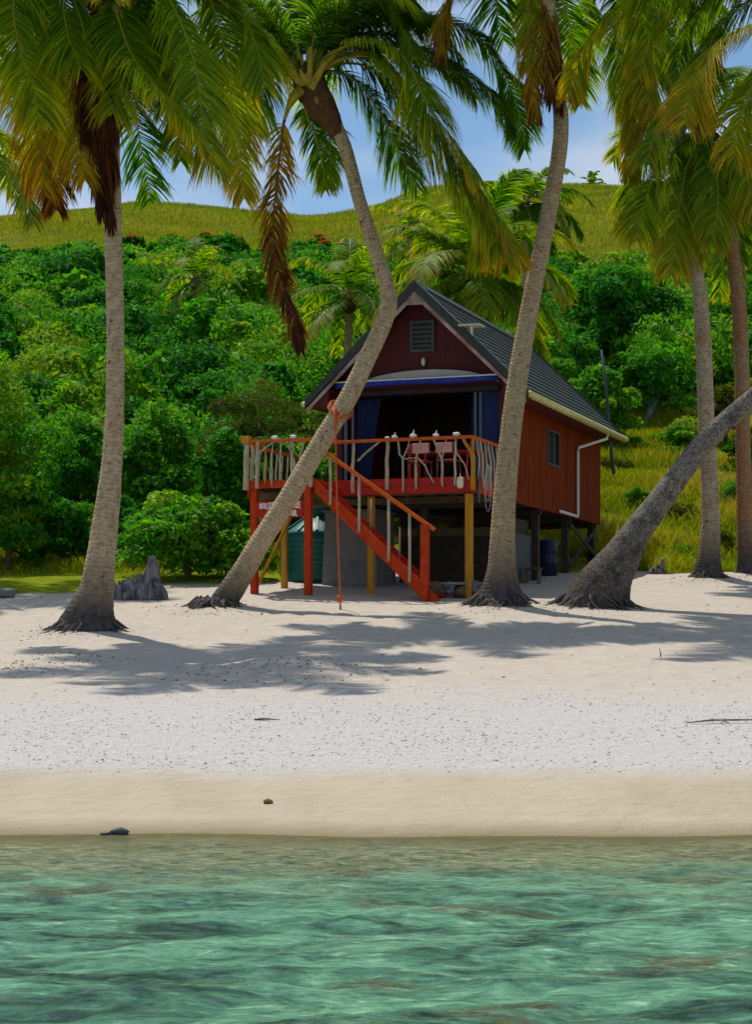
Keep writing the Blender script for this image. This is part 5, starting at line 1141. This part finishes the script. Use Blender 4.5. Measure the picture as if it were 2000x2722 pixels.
for i, (px, ty, D_, wpx, mt, lab) in enumerate([(1640,1215,69,110,'olive_leaf','low olive scrub on the grass slope just right of the rear house corner'), (1760,1160,76,120,'leaf','low green scrub below the bleached dead trunk'), (1690,1290,63,70,'leaf','small dark shrub on the grass left of the leaning trunk, mid slope'),
        (1800,1330,60,130,'olive_leaf','olive scrub seen just right of the leaning trunk, above the small stump'), (1930,1260,62,110,'leaf','green shrub between the two right trunks, mid slope'), (1930,1410,55,100,'olive_leaf','low brownish scrub between the feet of the two right trunks'), (1820,1440,54.5,90,'leaf','low green scrub left of the foot of the orange-stained trunk')]):
    bush_px('scrub', lab, 'shrub', px, ty, D_, wpx, 1500, .13, mat=mt, seed=120+i, tint=(.25,.75), blobs=12, aspect=.4, group='scrub on the grass slope')
bush_px('leafy_bush','green bush under the rear stilts of the house','bush',1500,1400,60,170,3500,.2,seed=39,tint=(.4,.8),blobs=16)
bush_px('leafy_bush','small green bush behind the rear right stilt','bush',1580,1420,62,110,2500,.2,seed=40,tint=(.4,.8),blobs=12)
for i, (px, ty, wpx, lab) in enumerate([(520,640,80,'flowering tree with orange blossoms above the small slope palm'), (440,655,90,'flowering tree with orange blossoms left of the small slope palm'), (350,640,70,'flowering tree with orange blossoms right beside the straight trunk top'), (850,640,70,'flowering tree with orange blossoms under the grass hill, left of the bent trunk'),
                                       (930,655,60,'flowering tree with orange blossoms touching the bent trunk'), (1080,610,80,'flowering tree with orange blossoms above the pale slope palm'), (1060,655,60,'flowering tree with few orange blossoms right of the bent trunk'), (620,650,70,'flowering tree with orange blossoms left of the hanging brown frond')]):
    bush_px('flowering_tree', lab, 'tree', px, ty-20, 153, wpx*1.3, 1600, .45, seed=60+i, tint=(.05,.4), blobs=14, flowers=420, group='orange flowering trees on the slope', low=.1)
for i, (px, ty, wpx, lab) in enumerate([(1522,492,34,'small dark shrub on the hill crest left of the tiny palm'), (1680,468,70,'round green bush on the hill crest right of the tiny palm'), (1612,503,36,'low shrub on the hill crest between the tiny palm and the round bush'), (500,560,24,'low shrub on the left hill crest'), (670,583,60,'wide low shrub on the crest above the orange flowers'), (840,578,24,'small shrub on the crest dip right of the brown frond'), (1085,520,24,'small shrub on the crest near the big drooping frond')]):
    bush_px('crest_shrub', lab, 'shrub', px, ty, 229, wpx, 500, .55, seed=80+i, tint=(.1,.5), blobs=9, group='shrubs on the hill crest')

# the wooded slope: a mass of crowns nobody could count
rf_ = np.random.default_rng(3); Vs, Fs, Ts, Rs = [], [], [], []; off = 0
def add_crown(x, y, R, H, n, size, tint, r):
    global off
    V, F_, T_, R_ = leaves(dome(R, H, 9, r), n, size, r, tint=tint); z = gz1(x, y)
    V = V + np.array([x, y, z-.1]); Vs.append(V); Fs.append(F_+off); Ts.append(T_); Rs.append(R_); off += len(V)
def blocked(px, D):
    hu = 0
    x, y = at(px, D); dx, dy = x-OX, y-OY
    u = dx*math.cos(TH)-dy*math.sin(TH); v = dx*math.sin(TH)+dy*math.cos(TH)
    return abs(u) < 4.5 and -4 < v < 12.5
D = 59.0
while D < 158:
    step = 2.1+0.012*D; px = -250 + rf_.uniform(0,60)
    while px < 2300:
        dd = D + rf_.uniform(-1.3,1.3); x, y = at(px, dd); ok = not blocked(px, dd)
        gpy = HY - (gz1(x, y)-CH)/dd*F                     # row where its foot shows
        if px > 1430 and dd < 82+5*math.sin(px*.02): ok = False
        if 1250 < px <= 1430 and dd < 66: ok = False
        top = 650 + 14*math.sin(px*.021)+10*math.sin(px*.05) + np.interp(px, [0,700,760,1100,1250,1420,1450,1800,2100], [0,0,20,-10,-60,-20,30,20,0])
        H = rf_.uniform(2.2,3.9)*(1.25 if dd < 100 else 1.0)
        if px > 1430: H *= 1.2
        if gpy - H/dd*F < top: H = (gpy-top)/F*dd
        if H < .9: ok = False
        if dd < 62 and px < 150: H *= 1.2
        if ok:
            R = rf_.uniform(1.5,2.6); near = dd < 80
            base = .5+.28*math.sin(px*.011+dd*.07)+rf_.uniform(-.25,.25); base = float(np.clip(base, .05, .8))
            add_crown(x, y, R, H, int(1700 if near else 1150), (.15+.0020*dd)*rf_.choice([.75,1.0,1.3]), (max(0,base-.15), min(1,base+.15)), rf_)
        px += step/dd*F*rf_.uniform(.75,1.2)
    D += step*.9
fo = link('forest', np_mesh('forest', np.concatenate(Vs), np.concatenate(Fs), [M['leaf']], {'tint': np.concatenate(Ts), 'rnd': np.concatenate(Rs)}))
tag(fo, kind='stuff'); print('forest quads', off//4)

# grass: blades on the turf and tall seeding grass on the right slope
def blades(n, xr, yr, hfun, tfun, wd, name, keep=None, seed=1):
    r = np.random.default_rng(seed); x = r.uniform(*xr, n); y = r.uniform(0, 1, n)**1.0*(yr[1]-yr[0])+yr[0]
    k = (y > grass_edge(x)+r.uniform(-.15,.4,n)**3)
    if keep is not None: k &= keep(x, y)
    x, y = x[k], y[k]; n = len(x); z = gz(x, y)-.02; h = hfun(x, y, r)*r.uniform(.5,1.3,n); a = r.uniform(0, 6.28, n); ln = r.normal(0,.35,(n,2))*h[:, None]
    w_ = wd*(1+y/90.)
    dx, dy = np.cos(a)*w_/2, np.sin(a)*w_/2; B = np.stack([x,y,z],1); S_ = np.stack([dx,dy,0*dx],1)
    mid = B+np.stack([ln[:,0]*.35, ln[:,1]*.35, h*.6],1); tip = B+np.stack([ln[:,0], ln[:,1], h],1)
    V = np.stack([B-S_, B+S_, mid+S_*.8, mid-S_*.8, tip+S_*.25, tip-S_*.25],1).reshape(-1,3); i = np.arange(n)*6
    Fq = np.concatenate([np.stack([i,i+1,i+2,i+3],1), np.stack([i+3,i+2,i+4,i+5],1)])
    t0, t1 = tfun(x, y, r); T_ = np.stack([t0,t0,(t0+t1)/2,(t0+t1)/2,t1,t1],1).ravel()
    return tag(link(name, np_mesh(name, V, Fq, [M['grass']], {'tint': np.clip(T_,0,1), 'rnd': np.repeat(r.uniform(0,1,n),6)})), kind='stuff')
fld = lambda x, y, s: .5+.5*np.sin(x*s+1.7*np.sin(y*s*.8+1))*np.sin(y*s*1.3+x*.2)
nh = lambda x, y: ~((np.abs((x-OX)*math.cos(TH)-(y-OY)*math.sin(TH)) < 2.9) & (((x-OX)*math.sin(TH)+(y-OY)*math.cos(TH)) < 9.8) & (((x-OX)*math.sin(TH)+(y-OY)*math.cos(TH)) > -3))
blades(90000, (-16,0), (43,66), lambda x,y,r: .05+.42*np.clip((y-49)/4,0,1)*(.4+fld(x,y,.8)), lambda x,y,r: (np.clip(.1+.45*fld(x,y,.6)+r.normal(0,.1,len(x)),0,1), np.clip(.25+.55*fld(x,y,.6)+r.normal(0,.12,len(x)),0,1)), .02, 'grass', nh, 1)
blades(260000, (2.5,24), (50,88), lambda x,y,r: .16+.62*fld(x,y,.55)*np.clip((y-50)/3,0,1), lambda x,y,r: (np.clip(.15+.4*fld(x,y,.35)+r.normal(0,.1,len(x)),0,1), np.clip(.3+.62*fld(x,y,.55)**1.3+r.normal(0,.1,len(x)),0,1)), .022, 'tall_grass', nh, 2)

blades(190000, (-60,60), (118,229), lambda x,y,r: .22+.3*fld(x,y,.3), lambda x,y,r: (np.clip(.2+.35*fld(x,y,.15)+r.normal(0,.12,len(x)),0,1), np.clip(.3+.35*fld(x,y,.15)+r.normal(0,.12,len(x)),0,1)), .022, 'hill_grass', None, 3)

# coral rubble, leaf litter and husks on the sand
OCT = np.array([[1,0,0],[-1,0,0],[0,1,0],[0,-1,0],[0,0,1],[0,0,-1]], float); OF = np.array([[0,2,4],[2,1,4],[1,3,4],[3,0,4],[2,0,5],[1,2,5],[3,1,5],[0,3,5]])
def bits(n, xr, yr, size, cols, name, dens=None, seed=1, flat=.6):
    r = np.random.default_rng(seed); x = r.uniform(*xr, n); y = r.uniform(*yr, n)
    if dens is not None: k = r.uniform(0,1,n) < dens(x, y); x, y = x[k], y[k]
    n = len(x); z = beach_z(x, y); s = size[0]+(size[1]-size[0])*r.uniform(0,1,n)**3
    sc_ = np.stack([s*r.uniform(.6,1.6,n), s*r.uniform(.6,1.2,n), s*flat*r.uniform(.5,1.2,n)],1)
    a = r.uniform(0,6.28,n); O = OCT[None]*sc_[:, None]*r.uniform(.7,1.25,(n,6,1))
    V = np.stack([O[...,0]*np.cos(a)[:,None]-O[...,1]*np.sin(a)[:,None], O[...,0]*np.sin(a)[:,None]+O[...,1]*np.cos(a)[:,None], O[...,2]+O[...,0]*r.uniform(-.3,.3,(n,1))],2)
    V = V + np.stack([x,y,z+s*flat*.3],1)[:, None]; Fq = (OF[None]+np.arange(n)[:,None,None]*6).reshape(-1,3)
    m, t, o = new_mat(name+'_stone'); at_ = nd(t, 'Attribute', attribute_name='tint'); rr = ramp(t, cols, at_.outputs['Fac']); b = nd(t, 'BsdfPrincipled', Roughness=.9); b.inputs['Specular IOR Level'].default_value = .1
    t.links.new(rr.outputs['Color'], b.inputs['Base Color']); t.links.new(b.outputs[0], o.inputs[0])
    return tag(link(name, np_mesh(name, V.reshape(-1,3), Fq, [m], {'tint': np.repeat(r.uniform(0,1,n),6)})), kind='stuff')
def rub_d(x, y): return np.clip((y-20.9)/.8,0,1)*np.clip((28.5-y)/3.5,0,1)*(.15+.85*fld(x,y,1.1))
bits(34000, (-7.5,7.5), (20.8,30), (.005,.022), [(0,(.36,.33,.31)),(.2,(.52,.49,.46)),(.6,(.64,.61,.58)),(1,(.76,.73,.69))], 'coral_rubble', rub_d, 1)
def deb_d(x, y):
    line = np.exp(-((y-(21.7+.12*np.sin(x*1.3)))/.10)**2)+np.exp(-((y-(29.3+.25*np.sin(x*.7)))/.22)**2)*.25+np.exp(-((y-(23.6+.3*np.sin(x*.9+1)))/.2)**2)*.5
    return np.clip(line*(.15+fld(x,y,1.9)**2)+.02*(y > 21)*fld(x,y,.9)**3, 0, 1)
bits(14000, (-7.5,7.5), (20.5,33), (.008,.028), [(0,(.09,.08,.07)),(.5,(.20,.165,.14)),(.9,(.34,.28,.22)),(1,(.38,.19,.12))], 'beach_debris', deb_d, 2, .45)
def lit_d(x, y):
    d = np.zeros_like(x)
    for (mx_, my_, h, rr_) in mounds: d += np.exp(-((x-mx_)**2+(y-my_+.5)**2)/(1.2*rr_*rr_))
    d += .5*np.exp(-((y-grass_edge(x))/.8)**2) + .015
    return np.clip(d, 0, 1)*(.3+.7*fld(x,y,2.2))
bits(60000, (-9,11), (28,50), (.012,.035), [(0,(.08,.06,.05)),(.35,(.22,.17,.13)),(.7,(.50,.42,.34)),(1,(.66,.58,.48))], 'leaf_litter', lambda x,y: lit_d(x,y)*(y < grass_edge(x)+.8)*(y<49), 3, .5)
